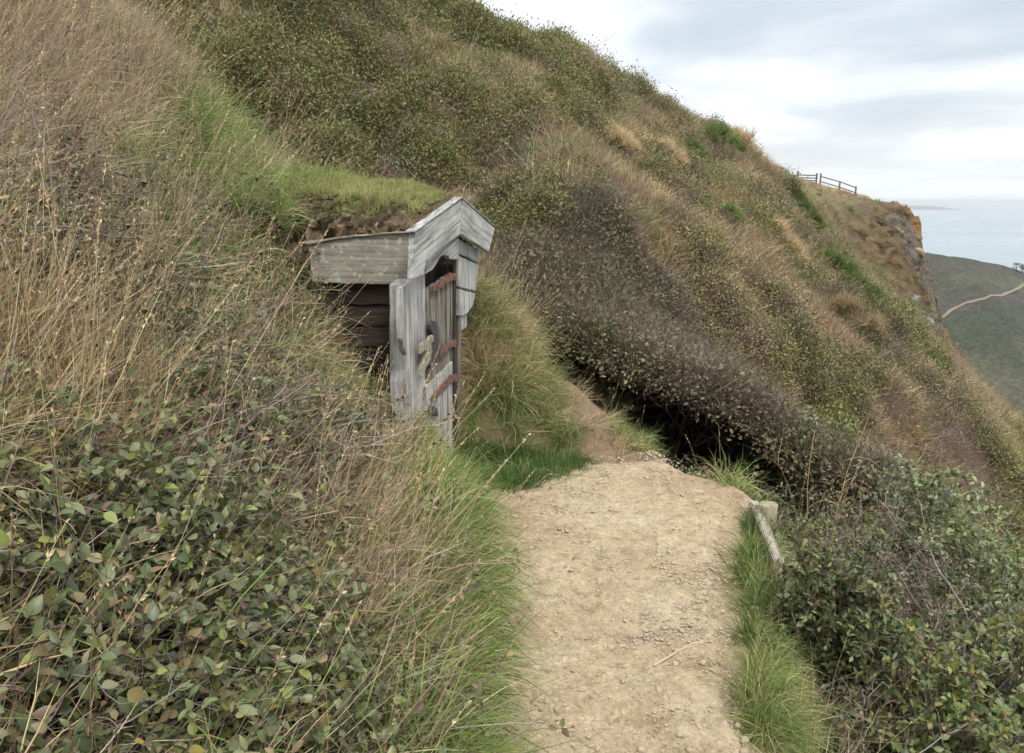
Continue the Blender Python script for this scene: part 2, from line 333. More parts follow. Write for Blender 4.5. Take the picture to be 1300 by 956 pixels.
# overcast luminance: brighter towards the zenith
gr = N(nt, 'ShaderNodeMapRange', interpolation_type='SMOOTHSTEP'); gr.inputs['From Min'].default_value = .22; gr.inputs['From Max'].default_value = .95; gr.inputs['To Min'].default_value = 1.0; gr.inputs['To Max'].default_value = 2.35
L(nt, zc.outputs[0], gr.inputs['Value'])
hz = N(nt, 'ShaderNodeMapRange', interpolation_type='SMOOTHSTEP'); hz.inputs['From Min'].default_value = .0; hz.inputs['From Max'].default_value = .16; hz.inputs['To Min'].default_value = .75; hz.inputs['To Max'].default_value = 0
L(nt, zc.outputs[0], hz.inputs['Value'])
hm = N(nt, 'ShaderNodeMix', data_type='RGBA'); L(nt, hz.outputs[0], hm.inputs[0]); L(nt, ccol.outputs[0], hm.inputs[6]); hm.inputs[7].default_value = (.65, .675, .685, 1)
sc1 = N(nt, 'ShaderNodeVectorMath', operation='SCALE'); L(nt, hm.outputs[2], sc1.inputs[0]); L(nt, gr.outputs[0], sc1.inputs['Scale'])
sc2 = N(nt, 'ShaderNodeVectorMath', operation='SCALE'); L(nt, sc1.outputs[0], sc2.inputs[0]); sc2.inputs['Scale'].default_value = 10.0
smx = N(nt, 'ShaderNodeMix', data_type='RGBA'); smx.inputs[0].default_value = .9; L(nt, sky.outputs[0], smx.inputs[6]); L(nt, sc2.outputs[0], smx.inputs[7])
bg = N(nt, 'ShaderNodeBackground', Strength=.1); L(nt, smx.outputs[2], bg.inputs[0]); L(nt, bg.outputs[0], N(nt, 'ShaderNodeOutputWorld').inputs[0])
sl = bpy.data.lights.new('sun', 'SUN'); sl.energy = 1.5; sl.angle = rad(14); sl.color = (1, .96, .9)
so = bpy.data.objects.new('sun', sl); COL.objects.link(so); so.location = (6, -8, 14)
sdir = Vector((math.sin(SUN_AZ) * math.cos(SUN_EL), math.cos(SUN_AZ) * math.cos(SUN_EL), math.sin(SUN_EL)))
so.rotation_euler = sdir.to_track_quat('Z', 'Y').to_euler()
SC.view_settings.view_transform = 'Standard'; SC.view_settings.look = 'None'; SC.view_settings.gamma = 1; SC.view_settings.exposure = 0.68
try: SC.view_settings.use_curve_mapping = False
except Exception: pass
SC.cycles.max_bounces = 6; SC.cycles.diffuse_bounces = 3; SC.cycles.glossy_bounces = 2; SC.cycles.transmission_bounces = 3; SC.cycles.transparent_max_bounces = 4
SC.cycles.use_adaptive_sampling = True; SC.cycles.adaptive_threshold = .02

# ------------------------------------------------------------------ palettes of the ground by where it lies
def lerp(a, b, k): return a * (1 - k[:, None]) + np.asarray(b) * k[:, None]
def rock_share(t, w): return np.maximum(sst(50, 59, w) * sst(4.6, 2.4, t) * sst(-14, -7, t) * sst(-.6, -.2, fbm(w * .12 + 2, t * .2, 3)), sst(72, 86, w) * sst(3, .5, t))
def ground_col(x, y, z):
    n = len(x); u, v = proj(np.stack([x, y, z], 1)); t, w = tw(x, y)
    c = np.tile([.075, .058, .036], (n, 1)); c = lerp(c, (.038, .029, .019), sst(.1, .4, path_l(y) - x) * sst(7, 6, y)); c = lerp(c, (.04, .032, .022), sst(.2, .5, x - path_r(y)) * sst(9, 7, y))  # soil painted darker under the plant cover so its gaps look shaded
    nz = fbm(x * .6, y * .6, 4)
    # dry thatch on the open slope, bare soil, rock near the cliff
    c = lerp(c, (.16, .13, .075), sst(24, 40, w) * sst(-.4, .5, nz))
    c = lerp(c, (.13, .12, .05), sst(18, 40, w) * sst(1, 5, t) * sst(-.2, .3, -nz))
    ks = rock_share(t, w)
    rk = np.where((fbm(w * .2, t * .35, 4) > .02)[:, None], np.array([[.27, .24, .20]]), np.array([[.25, .185, .105]]))
    c = c * (1 - ks[:, None]) + rk * ks[:, None]
    oc = sst(78, 92, w) * sst(2.6, .5, t) * sst(-8, -4, t)
    c = lerp(c, (.42, .265, .12), oc * sst(-.45, .0, fbm(w * .3 + 8, t * .4, 3)))
    # trodden earth between mound and thicket
    d = sst(-.25, .1, x) * sst(1.45, 1.0, x) * sst(4.0, 4.4, y) * sst(7.2, 6.2, y)
    c = lerp(c, (.215, .145, .092), d)
    d2 = sst(-.55, -.3, x) * sst(.55, .3, x) * sst(4.4, 4.6, y) * sst(6.2, 5.6, y)
    c = lerp(c, (.20, .145, .085), d2 * .9)
    pm = path_mask(x, y, .3)
    c = lerp(c, (.34, .255, .172), pm)
    return c

# ------------------------------------------------------------------ ground sheet (polar grid round the viewpoint)
def polar_sheet(name, rs, angs, zf, colf, mat):
    Rr, A = np.meshgrid(rs, angs, indexing='ij'); x = (Rr * np.sin(A)).ravel(); y = (Rr * np.cos(A)).ravel()
    z = zf(x, y); C = colf(x, y, z)
    nr, na = len(rs), len(angs); i = np.arange(nr * na).reshape(nr, na)
    Q = np.stack([i[:-1, :-1], i[:-1, 1:], i[1:, 1:], i[1:, :-1]], -1).reshape(-1, 4)[:, ::-1]
    me = mesh_from(name, np.stack([x, y, z], 1), C, np.zeros((0, 3), int), Q, True)
    return link(name, me, None, mat)
angs = np.concatenate([np.linspace(-179, -60, 60, endpoint=False), np.linspace(-60, 60, 620), np.linspace(60, 181, 60)[1:]]) * math.pi / 180
rs = np.concatenate([np.geomspace(.15, 4, 110, endpoint=False), np.geomspace(4, 45, 240, endpoint=False), np.geomspace(45, 110, 260, endpoint=False), np.geomspace(110, 260, 40)])
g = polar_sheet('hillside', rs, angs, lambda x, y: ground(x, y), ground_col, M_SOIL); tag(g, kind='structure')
co = np.empty(len(g.data.vertices) * 3, np.float32); g.data.vertices.foreach_get('co', co); co = co.reshape(-1, 3); ra = g.data.attributes.new('rock', 'FLOAT', 'POINT'); ra.data.foreach_set('value', rock_share(*tw(co[:, 0], co[:, 1])).astype(np.float32))
g.data.materials.append(M_PATH); pc = np.empty(len(g.data.polygons) * 3, np.float32); g.data.polygons.foreach_get('center', pc); pc = pc.reshape(-1, 3)
mi = (pc[:, 0] > path_l(pc[:, 1]) - .12) & (pc[:, 0] < path_r(pc[:, 1]) + .2 + .1 * fbm(pc[:, 1] * 3, pc[:, 1] * 0, 3)) & (pc[:, 1] < 4.62 + .2 * fbm(pc[:, 0] * 3, pc[:, 1] * 3, 3)) & (pc[:, 1] > -2); g.data.polygons.foreach_set('material_index', mi.astype(np.int32))

# path strip
ys = np.linspace(-1.0, 4.95, 800); ss = np.linspace(0, 1, 200)
Y, S = np.meshgrid(ys, ss, indexing='ij')
wob = .035 * fbm(Y * 2.2, S * 0 + 2, 3)
XL = path_l(Y) - .08 + wob; XR = path_r(Y) + .04 + .05 * fbm(Y * 3.5, S * 0 + 7, 4)
X = XL + (XR - XL) * S
edge = np.minimum(sst(0, .14, S), sst(1, .86, S)) * sst(4.95, 4.55, Y)
Z = -.06 + edge * .06 + .014 * fbm(X * 2.5, Y * 2.5, 3) + .011 * fbm(X * 9, Y * 9, 4) + .006 * np.abs(fbm(X * 24, Y * 24, 3)) + .025 * sst(3.9, 4.6, Y) * sst(.5, .95, X) * edge + .02 * sst(.5, 1, S) * edge
i = np.arange(Y.size).reshape(Y.shape)
Q = np.stack([i[:-1, :-1], i[1:, :-1], i[1:, 1:], i[:-1, 1:]], -1).reshape(-1, 4)[:, ::-1]
V = np.stack([X.ravel(), Y.ravel(), Z.ravel()], 1)
p = link('path', mesh_from('path', V, np.full((len(V), 3), .4), np.zeros((0, 3), int), Q, True), None, M_PATH); tag(p, kind='structure')
def path_z(x, y): return .014 * fbm(x * 2.5, y * 2.5, 3) + .025 * sst(3.9, 4.6, y) * sst(.5, .95, x) + .02 * sst(.5, 1, (x - path_l(y)) / (path_r(y) - path_l(y)))

# ------------------------------------------------------------------ sea and far land
def sea_mat():
    m, nt = newmat('sea_water'); tc = N(nt, 'ShaderNodeTexCoord')
    mp = N(nt, 'ShaderNodeMapping'); mp.inputs['Scale'].default_value = (.0007, .0016, 1); L(nt, tc.outputs['Object'], mp.inputs[0])
    n = N(nt, 'ShaderNodeTexNoise', Scale=1.0, Detail=5.0, Roughness=.55); L(nt, mp.outputs[0], n.inputs['Vector'])
    mr = N(nt, 'ShaderNodeMapRange'); mr.inputs['From Min'].default_value = .3; mr.inputs['From Max'].default_value = .7; mr.inputs['To Min'].default_value = .16; mr.inputs['To Max'].default_value = .42; L(nt, n.outputs['Fac'], mr.inputs['Value'])
    pb = N(nt, 'ShaderNodeBsdfPrincipled', IOR=1.33); pb.inputs['Base Color'].default_value = (.22, .27, .29, 1)
    L(nt, mr.outputs[0], pb.inputs['Roughness'])
    w = N(nt, 'ShaderNodeTexNoise', Scale=.06, Detail=4.0); L(nt, tc.outputs['Object'], w.inputs['Vector'])
    bp = N(nt, 'ShaderNodeBump', Strength=.35, Distance=2.0); L(nt, w.outputs['Fac'], bp.inputs['Height']); L(nt, bp.outputs[0], pb.inputs['Normal'])
    L(nt, pb.outputs[0], N(nt, 'ShaderNodeOutputMaterial').inputs[0]); return m
mb = MB(); S_ = 60000.0; mb.add([(-S_, -2000, SEA), (S_, -2000, SEA), (S_, S_, SEA), (-S_, S_, SEA)], (.2, .3, .35), None, [(0, 1, 2, 3)])
tag(link('sea', mb.mesh('sea'), None, sea_mat()), kind='structure')

# ------------------------------------------------------------------ the hut dug into the bank
_a = P(527, 325, 4.1); DIRF = np.array([.25, 1.0, 0]) / math.hypot(.25, 1); NF = np.array([DIRF[1], -DIRF[0], 0])
DIRS = np.array([-1.0, .16, 0]) / math.hypot(1, .16); NS = np.array([DIRS[1] * -1, DIRS[0], 0]); NS = NS if NS[1] < 0 else -NS
class Plane:
    def __init__(s, o, d, n): s.o = np.asarray(o); s.d = d; s.n = n
    def hit(s, u, v, off=0.0):
        r = ray(u, v); o = s.o + s.n * off; return EYE + r * (((o - EYE) @ s.n) / (r @ s.n))
PF = Plane(_a, DIRF, NF)
_b = PF.hit(522, 330, -.03); PS = Plane(_b, DIRS, NS)
HUT = empty('sod_roofed_hut', (-.55, 4.6, 0)); tag(HUT, 'small weathered timber hut front with plank door built into the grassy bank', 'hut')
HB = np.array([-.55, 4.6, 0])
def board(name, plane, outline, mat, off=0.0, th=.03, along=None, parent=HUT, bevel=.004, rough=0.004, seed=0, islands=None):
    """one timber piece: outline on its plane, real thickness, rounded edges, grain attribute"""
    bm = bmesh.new(); rr = random.Random(hash(name) % 1000 + seed + len(outline))
    for k, ol in enumerate([outline] + (islands or [])):
        pts = [plane.hit(u, v, off) for u, v in ol]
        # break up the straight edges a little
        q = []
        for j, p0 in enumerate(pts):
            p1 = pts[(j + 1) % len(pts)]; d = np.linalg.norm(p1 - p0); m = max(1, int(d / .06))
            for t_ in range(m):
                pp = p0 + (p1 - p0) * t_ / m
                if t_: pp = pp + plane.d * rr.gauss(0, rough) + np.array([0, 0, rr.gauss(0, rough)])
                q.append(pp)
        f = [bm.verts.new(Vector(p_ - HB)) for p_ in q]; b = [bm.verts.new(Vector(p_ - HB - plane.n * th)) for p_ in q]
        nn = len(f)
        bm.faces.new(f); bm.faces.new(b[::-1])
        for j in range(nn): bm.faces.new((f[j], b[j], b[(j + 1) % nn], f[(j + 1) % nn]))
    bmesh.ops.recalc_face_normals(bm, faces=bm.faces)
    if bevel:
        ed = [e for e in bm.edges if e.calc_face_angle(0) > .9]
        bmesh.ops.bevel(bm, geom=ed, offset=bevel, segments=2, affect='EDGES', clamp_overlap=True)
    me = bpy.data.meshes.new(name); bm.to_mesh(me); bm.free()
    grain(me, np.array([0, 0, 1.0]) if along is None else along, plane.n, rr.random() * 9)
    return link(name, me, parent, mat)
def grain(me, al, n, shift):
    al = np.asarray(al, float); al = al / np.linalg.norm(al); n = np.asarray(n, float); ac = np.cross(n, al)
    co = np.empty(len(me.vertices) * 3, np.float32); me.vertices.foreach_get('co', co); co = co.reshape(-1, 3)
    gco = np.stack([co @ al + shift, co @ ac + shift * 3.1, co @ n + shift], 1)
    a = me.attributes.new('grain', 'FLOAT_VECTOR', 'POINT'); a.data.foreach_set('vector', gco.astype(np.float32).ravel())
def dirpx(plane, a, b): d = plane.hit(*b) - plane.hit(*a); return d / np.linalg.norm(d)
# gable
dl = dirpx(PF, (527, 325), (586, 274)); dr = dirpx(PF, (586, 274), (622, 303))
bl = board('bargeboard', PF, [(527.5, 296), (586, 253), (584.5, 298), (541, 332), (538, 349), (525, 355)], M_SILVER, .10, .035, dl, rough=.002)
br = board('bargeboard', PF, [(587.3, 252.5), (629, 289), (620.5, 320), (585, 297.5)], M_SILVER, .10, .035, dr, rough=.002, seed=3)
# capping strip along the top of each bargeboard, going back over the roof edge
def cap(pl, a, b, mat, back, th, along):
    A = pl.hit(*a, .108); B = pl.hit(*b, .108); bm = bmesh.new(); up = np.array([0, 0, 1.0])
    v = [bm.verts.new(Vector(p_ - HB)) for p_ in (A + up * .003, B + up * .003, B + up * .003 - pl.n * back, A + up * .003 - pl.n * back, A + up * (th + .003), B + up * (th + .003), B + up * (th + .003) - pl.n * back, A + up * (th + .003) - pl.n * back)]
    for f in ((0, 1, 2, 3), (7, 6, 5, 4), (0, 4, 5, 1), (1, 5, 6, 2), (2, 6, 7, 3), (3, 7, 4, 0)): bm.faces.new([v[k] for k in f])
    bmesh.ops.recalc_face_normals(bm, faces=bm.faces); bmesh.ops.bevel(bm, geom=bm.edges[:], offset=.003, segments=1, affect='EDGES')
    me = bpy.data.meshes.new('ridge_strip'); bm.to_mesh(me); bm.free(); grain(me, along, up, random.random() * 5)
    return link('capping_strip', me, HUT, mat)
cap(PF, (527, 296), (586.6, 252.6), M_SILVER, .05, .008, dl); cap(PF, (587.2, 252.4), (629.5, 288.7), M_SILVER, .05, .008, dr)
# scalloped valance under the gable
board('scalloped_valance', PF, [(540, 326), (583, 293), (582.5, 331), (577, 329), (572, 329.5), (567, 324.5), (563, 324), (559, 327), (554, 336), (549, 343), (540, 348)], M_SILVER, .055, .028, dl, rough=.001)
# posts and door surround
board('corner_post', PF, [(515, 362), (539.5, 343), (540.5, 420), (539, 560), (516, 560)], M_SILVER, .0, .09, rough=.003)
board('curved_corbel', PF, [(509, 366), (516, 362), (517, 452), (514, 446), (510, 430), (508.5, 405)], M_SILVER, .03, .028, rough=.002)
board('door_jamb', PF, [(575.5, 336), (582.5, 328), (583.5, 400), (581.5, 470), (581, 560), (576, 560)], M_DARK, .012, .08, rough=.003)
board('jamb_strip', PF, [(582.8, 392), (585.6, 392), (585, 500), (583, 548), (581.6, 548)], M_DOOR, .02, .05, rough=.002)
board('dark_interior', PF, [(536, 325), (583, 322), (583, 600), (536, 600)], M_DARK, -.10, .03)  # dark sheet standing in for the unlit space behind the door
# broken plank of the right-hand front
board('broken_plank', PF, [(583, 303), (609.5, 318), (608.5, 334), (583.5, 322)], M_SILVER, .03, .03, rough=.003,
      islands=[[(583.5, 324.5), (608, 336.5), (604, 370), (583, 364)], [(583, 366.5), (603.5, 372.5), (600.5, 388), (594, 397.5), (588, 401), (582.5, 401)]])
board('split_batten', PF, [(585, 402), (593, 398), (592.5, 415), (586.5, 420)], M_SILVER, .012, .02, rough=.002)
# door
DOOR = empty('door', (0, 0, 0)); DOOR.parent = HUT
tops = [(542, 367.8), (547.5, 363.5), (554, 359), (560, 355), (566, 351), (572, 347.5), (575, 345.5)]
for k in range(6):
    (u0, v0), (u1, v1) = tops[k], tops[k + 1]
    g_ = .55
    lo = lambda u: 478 - (u - 540) * .95 + (8 if k % 2 else 0)
    board('door_plank', PF, [(u0 + g_, v0 + (2.5 if k == 2 else 0)), (u1 - g_, v1), (u1 - g_, lo(u1) + 20), (u0 + g_, lo(u0) + 20)], M_DOOR, .004 + .004 * (k % 2), .025, parent=DOOR, seed=k, rough=.0015)
for k in range(5):
    u0 = 540.5 + k * 6.9; u1 = u0 + 6.9
    f0 = lambda u: 492.5 - (u - 540) * .98
    board('door_plank', PF, [(u0 + .3, f0(u0)), (u1 - .3, f0(u1)), (u1 - .3, 560 + (u1 - 540) * .98), (u0 + .3, 560 + (u0 - 540) * .98)], M_SILVER, .016, .025, parent=DOOR, seed=20 + k, rough=.0015)
M_BOLT = M_RUST.copy(); M_BOLT.name = 'dark_iron'; M_BOLT.node_tree.nodes['Color Ramp'].color_ramp.elements[1].color = (.05, .032, .025, 1); M_BOLT.node_tree.nodes['Color Ramp'].color_ramp.elements[2].color = (.12, .07, .05, 1)
def strap(pts, seed):
    o = board('strap_hinge', PF, pts, M_RUST, .03, .008, parent=DOOR, seed=seed, rough=.0012, bevel=.002)
    c0 = np.array(pts[:2], float).mean(0); c1 = np.array([p_ for p_ in pts if p_[0] > 578], float).mean(0)
    for f in (.14, .5, .88):
        bm = bmesh.new(); bmesh.ops.create_uvsphere(bm, u_segments=10, v_segments=6, radius=.0085); q = PF.hit(*(c0 * (1 - f) + c1 * f), .031) - HB
        for v in bm.verts: v.co = Vector(q) + Vector(PF.n) * (v.co.z * .55) + Vector(PF.d) * v.co.x + Vector((0, 0, v.co.y))
        me = bpy.data.meshes.new('bolt'); bm.to_mesh(me); bm.free(); nb = link('bolt', me, o, M_BOLT)
    return o
strap([(550.5, 371), (551, 363), (562, 355.5), (572, 347.5), (580.5, 346.5), (580.5, 356), (573, 356.5), (562, 364.5)], 1)
strap([(559.5, 454), (560, 445.5), (572, 432.5), (579.5, 430.5), (579.5, 440), (573, 441)], 2)
strap([(549.5, 511), (550, 502), (561, 489), (572, 476), (580.5, 474.5), (580.5, 484), (574, 485.5), (562, 498)], 3)
board('handle_plate', PF, [(546, 412), (549, 407.5), (554, 408), (557.8, 415), (558.8, 432), (557.6, 450), (553, 462), (548.5, 469), (546.5, 464), (549, 452), (551, 438), (550, 426), (547, 418)], M_LATCH, .034, .02, parent=DOOR, rough=.001)
board('latch', PF, [(534.8, 437), (541, 433.5), (545, 432.5), (546.5, 427.5), (550.5, 425), (551, 433), (548, 437.5), (549.5, 446), (546.5, 458), (541, 468), (537, 480), (535.5, 479), (536, 466), (541, 455), (542, 446.5), (538, 446), (534.8, 450)], M_PALE, .05, .02, parent=DOOR, rough=.001)
board('keyhole_block', PF, [(543.5, 519), (549, 514.5), (556, 519), (557.5, 529), (551, 527), (544.5, 523)], M_LATCH, .042, .02, parent=DOOR, rough=.001)
# side: wide plank over dark boards
board('eaves_board', PS, [(391, 311), (430, 303.5), (480, 298.5), (523, 296), (522.5, 361), (470, 361), (396, 358.5)], M_BEAM, .06, .05, DIRS, rough=.002)
board('capping_strip', PS, [(377, 308), (430, 300.5), (480, 296), (524.5, 293), (524.5, 295.6), (480, 298.2), (430, 303), (392, 310.5)], M_PALE, .075, .07, DIRS, rough=.001, bevel=.002)
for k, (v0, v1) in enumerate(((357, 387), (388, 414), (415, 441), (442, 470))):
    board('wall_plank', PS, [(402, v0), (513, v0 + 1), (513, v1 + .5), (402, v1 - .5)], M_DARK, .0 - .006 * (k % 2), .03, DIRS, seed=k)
# sod roof: a thick slab of soil running back into the bank
GA = PF.hit(527, 296, .02); GP = PF.hit(587, 253, .02); GB = PF.hit(629, 289, .02)
na, nb = 70, 90
SA = np.linspace(-.9, 1, na); SB = np.linspace(0, 1, nb)
def roof_pt(a, b):
    """a: 0..1 along the front from left eaves (0) over the ridge to the right end (1), b: 0..1 back into the bank"""
    front = np.where((a < .57)[:, None], GA + (GP - GA) * np.clip(a / .57, 0, 1)[:, None], GP + (GB - GP) * np.clip((a - .57) / .43, 0, 1)[:, None])
    d = DIRS + np.array([0, .12, 0])
    p_ = front + d * (b * 1.9)[:, None]
    return p_
# heights: from the eaves/gable line up to the crest of the bank
def roof_top(x, y):
    """height of the turf by world x, y"""
    q = np.stack([x, y], -1) - GA[:2]
    a = q @ DIRF[:2]; s_ = q @ (-NF[:2])            # along the front, and back from it
    ridge = .17 * np.clip(1 - np.abs(a - 1.0) / 1.0, 0, 1) * sst(1.0, .0, s_)
    z = GA[2] + .02 + ridge + .05 * sst(.05, .5, s_) - (.13 + .06 * fbm(x * 3, y * 3, 3)) * sst(.42, .0, a) * sst(.05, .3, s_) * 1.0 + .02 + .20 * np.maximum(s_ - .15, 0) + .16 * sst(.3, 2.0, a) * np.clip(s_, 0, 1.6)
    return z + .025 * fbm(x * 4, y * 4, 3)
def turf_slab():
    mb = MB(); nx, ny = 64, 76
    A_ = np.linspace(-.03, 1.3, ny); S_ = np.linspace(.07, 1.5, nx)
    Ag, Sg = np.meshgrid(A_, S_, indexing='ij')
    XY = GA[:2] + DIRF[:2] * Ag[..., None] - NF[:2] * Sg[..., None]
    # ragged front of the eaves: soil hangs back from the board unevenly
    XY = XY + DIRF[:2] * (np.clip(.10 * np.abs(fbm(Sg * 3, Sg * 0, 2)), 0, 1) * sst(.25, -.03, Ag))[..., None]
    x, y = XY[..., 0], XY[..., 1]; z = roof_top(x, y)
    e = np.minimum(np.minimum(sst(-.03, .12, Ag), sst(1.3, 1.0, Ag)), np.maximum(sst(1.5, 1.1, Sg), 0)) * 1
    ztop = z - (1 - e) * np.maximum(.16, np.maximum(sst(1.1, 1.4, Sg) * .5, sst(1.0, 1.3, Ag) * .4))
    top = np.stack([x, y, ztop], -1).reshape(-1, 3); bot = np.stack([x, y, np.minimum(z - .06 - .14 * sst(.08, .3, Sg) - .4 * sst(.9, 1.7, Sg), ztop - .02)], -1).reshape(-1, 3)
    i = np.arange(nx * ny).reshape(ny, nx); Q = np.stack([i[:-1, :-1], i[:-1, 1:], i[1:, 1:], i[1:, :-1]], -1).reshape(-1, 4)
    n_ = nx * ny; rim = np.concatenate([i[0, :], i[1:, -1], i[-1, -2::-1], i[-2:0:-1, 0]]); r2 = np.roll(rim, -1)
    Qs = np.stack([rim, rim + n_, r2 + n_, r2], 1)
    grass_k = (sst(.12, .4, Ag + .12 * fbm(x * 5, y * 5, 3)) * sst(-.05, .25, Sg)).ravel()[:, None]
    ct = np.array([.23, .165, .10]) * (1 - grass_k) + np.array([.10, .10, .035]) * grass_k
    mb.add(np.concatenate([top, bot]), np.concatenate([ct, np.tile([.19, .13, .08], (n_, 1))]), None, np.concatenate([Q[:, ::-1], Q, Qs]))
    return mb.mesh('sod_roof', True, HB), (Ag, Sg)
me, _ = turf_slab(); ROOF = link('sod_roof', me, HUT, M_SOIL)
# ------------------------------------------------------------------ plant building blocks
def unit(a): return a / (np.linalg.norm(a, axis=-1, keepdims=True) + 1e-9)
def pick(r, n, pal, var=.18):
    w = np.array([p_[0] for p_ in pal], float); c = np.array([p_[1] for p_ in pal], float)
    return np.clip(c[r.choice(len(pal), n, p=w / w.sum())] * (1 + r.normal(0, var, (n, 1))) * (1 + r.normal(0, .05, (n, 3))), .004, .8)
def grow(r, p0, d0, length, seg, jit, grav):
    n = len(p0); pts = [p0]; d = unit(d0); length = np.broadcast_to(length, (n,))
    for _ in range(seg):
        d = unit(d + r.normal(0, jit, (n, 3)) + np.array([0, 0, grav])); pts.append(pts[-1] + d * (length / seg)[:, None])
    return np.stack(pts, 1)
def cone_dirs(r, n, lo, hi, bias=None):
    a = r.uniform(0, 2 * math.pi, n); e = np.radians(r.uniform(lo, hi, n))
    d = np.stack([np.cos(a) * np.cos(e), np.sin(a) * np.cos(e), np.sin(e)], 1)
    return unit(d + np.array(bias)) if bias is not None else d
def disc(r, n, R0):
    a = r.uniform(0, 2 * math.pi, n); q = R0 * np.sqrt(r.random(n)); return np.stack([np.cos(a) * q, np.sin(a) * q, np.zeros(n)], 1)
def tubes(mb, pts, r0, r1, col, sides=3):
    n, k, _ = pts.shape; tan = unit(np.gradient(pts, axis=1)); ref = np.where(np.abs(tan[..., 2:3]) > .9, np.array([1.0, 0, 0]), np.array([0, 0, 1.0]))
    a = unit(np.cross(tan, ref)); b = np.cross(tan, a); ph = np.arange(sides) * 2 * math.pi / sides
    rr = np.broadcast_to(r0, (n,))[:, None] + (np.broadcast_to(r1, (n,)) - np.broadcast_to(r0, (n,)))[:, None] * np.linspace(0, 1, k)[None]
    V = pts[:, :, None, :] + rr[:, :, None, None] * (np.cos(ph)[None, None, :, None] * a[:, :, None, :] + np.sin(ph)[None, None, :, None] * b[:, :, None, :])
    i = np.arange(n * k * sides).reshape(n, k, sides); j = np.roll(i, -1, 2)
    Q = np.stack([i[:, :-1], j[:, :-1], j[:, 1:], i[:, 1:]], -1).reshape(-1, 4)
    C = np.broadcast_to(np.asarray(col, float).reshape(-1, 1, 1, 3), (n, k, sides, 3)) if np.ndim(col) > 1 else np.broadcast_to(np.asarray(col, float), (n, k, sides, 3))
    mb.add(V, C.reshape(-1, 3), None, Q)
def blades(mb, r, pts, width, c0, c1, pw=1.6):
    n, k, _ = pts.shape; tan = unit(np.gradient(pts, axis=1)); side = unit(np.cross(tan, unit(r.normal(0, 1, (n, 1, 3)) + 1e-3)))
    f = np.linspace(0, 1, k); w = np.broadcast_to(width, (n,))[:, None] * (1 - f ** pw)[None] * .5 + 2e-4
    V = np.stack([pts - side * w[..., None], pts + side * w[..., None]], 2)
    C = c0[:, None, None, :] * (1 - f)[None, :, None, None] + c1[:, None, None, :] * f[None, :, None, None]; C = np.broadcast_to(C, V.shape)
    i = np.arange(n * k * 2).reshape(n, k, 2)
    Q = np.stack([i[:, :-1, 0], i[:, :-1, 1], i[:, 1:, 1], i[:, 1:, 0]], -1).reshape(-1, 4)
    mb.add(V, C.reshape(-1, 3), None, Q)
def leaves(mb, base, d, nrm, ln, wr, col, fold=.25, curl=.2):
    n = len(base); d = unit(d); s = unit(np.cross(nrm, d)); nn = np.cross(d, s); ln = np.broadcast_to(ln, (n,))[:, None]; w = ln * wr * .5
    m0 = base; m1 = base + d * ln * .34 - nn * ln * .02; m2 = base + d * ln * .70 - nn * ln * curl * .35; m3 = base + d * ln - nn * ln * curl
    up = nn * (w * fold * 2)
    l1 = m1 + s * w + up; l2 = m2 + s * w * .78 + up * .8; r1 = m1 - s * w + up; r2 = m2 - s * w * .78 + up * .8
    V = np.stack([m0, m1, m2, m3, l1, l2, r1, r2], 1); o = np.arange(n)[:, None] * 8
    T = np.concatenate([o + np.array([[0, 1, 4]]), o + np.array([[2, 3, 5]]), o + np.array([[0, 6, 1]]), o + np.array([[2, 7, 3]])])
    Q = np.concatenate([o + np.array([[1, 2, 5, 4]]), o + np.array([[6, 7, 2, 1]])])
    C = np.repeat(col[:, None, :], 8, 1); C[:, :3] *= 1.15
    mb.add(V, C.reshape(-1, 3), T, Q)
def fine_leaves(mb, base, d, nrm, ln, wr, col, fold=.25, curl=.2):
    n = len(base); d = unit(d); s = unit(np.cross(nrm, d)); nn = np.cross(d, s); ln = np.broadcast_to(ln, (n,))[:, None]; w = ln * wr * .5
    f = [0, .1, .26, .45, .65, .84, 1.0]; wf = [0, .52, .92, 1.0, .80, .42, 0]; V = []; tw_ = R.normal(0, .12, (n, 1))
    for a, q in zip(f, wf):
        m = base + d * ln * a - nn * ln * curl * a * a
        for sg in (-1, 0, 1): V.append(m + sg * s * w * q + nn * w * q * (abs(sg) * fold * 2 + sg * tw_))
    V = np.stack(V, 1); o = np.arange(n)[:, None] * 21; Q = []
    for k in range(6):
        for j in (0, 1): Q.append(o + np.array([[k * 3 + j, k * 3 + j + 1, k * 3 + j + 4, k * 3 + j + 3]]))
    C = np.repeat(col[:, None, :], 21, 1); C[:, 1::3] *= 1.12; mb.add(V, np.clip(C, 0, .8).reshape(-1, 3), None, np.concatenate(Q))
def small_leaves(mb, base, d, nrm, ln, wr, col):
    n = len(base); d = unit(d); s = unit(np.cross(nrm, d)); nn = np.cross(d, s); ln = np.broadcast_to(ln, (n,))[:, None]; w = ln * wr * .5
    m = base + d * ln * .5
    V = np.stack([base, m + s * w + nn * w * .4, base + d * ln, m - s * w + nn * w * .4], 1); o = np.arange(n)[:, None] * 4
    mb.add(V, np.repeat(col, 4, 0), np.concatenate([o + np.array([[0, 2, 1]]), o + np.array([[0, 3, 2]])]))
def along(r, pts, per, lo=.25, hi=1.0):
    n, k, _ = pts.shape; idx = np.repeat(np.arange(n), per); f = r.uniform(lo, hi, n * per) * (k - 1); i = np.clip(f.astype(int), 0, k - 2); q = (f - i)[:, None]
    A = pts[idx, i]; B = pts[idx, i + 1]; return A * (1 - q) + B * q, unit(B - A)
def leafdir(r, tan, out=1.0, up=.2):
    return unit(tan * .5 + unit(r.normal(0, 1, tan.shape)) * out + np.array([0, 0, up]))
def upn(r, n, j=.55): return unit(np.array([0, 0, 1.0]) + r.normal(0, j, (n, 3)))

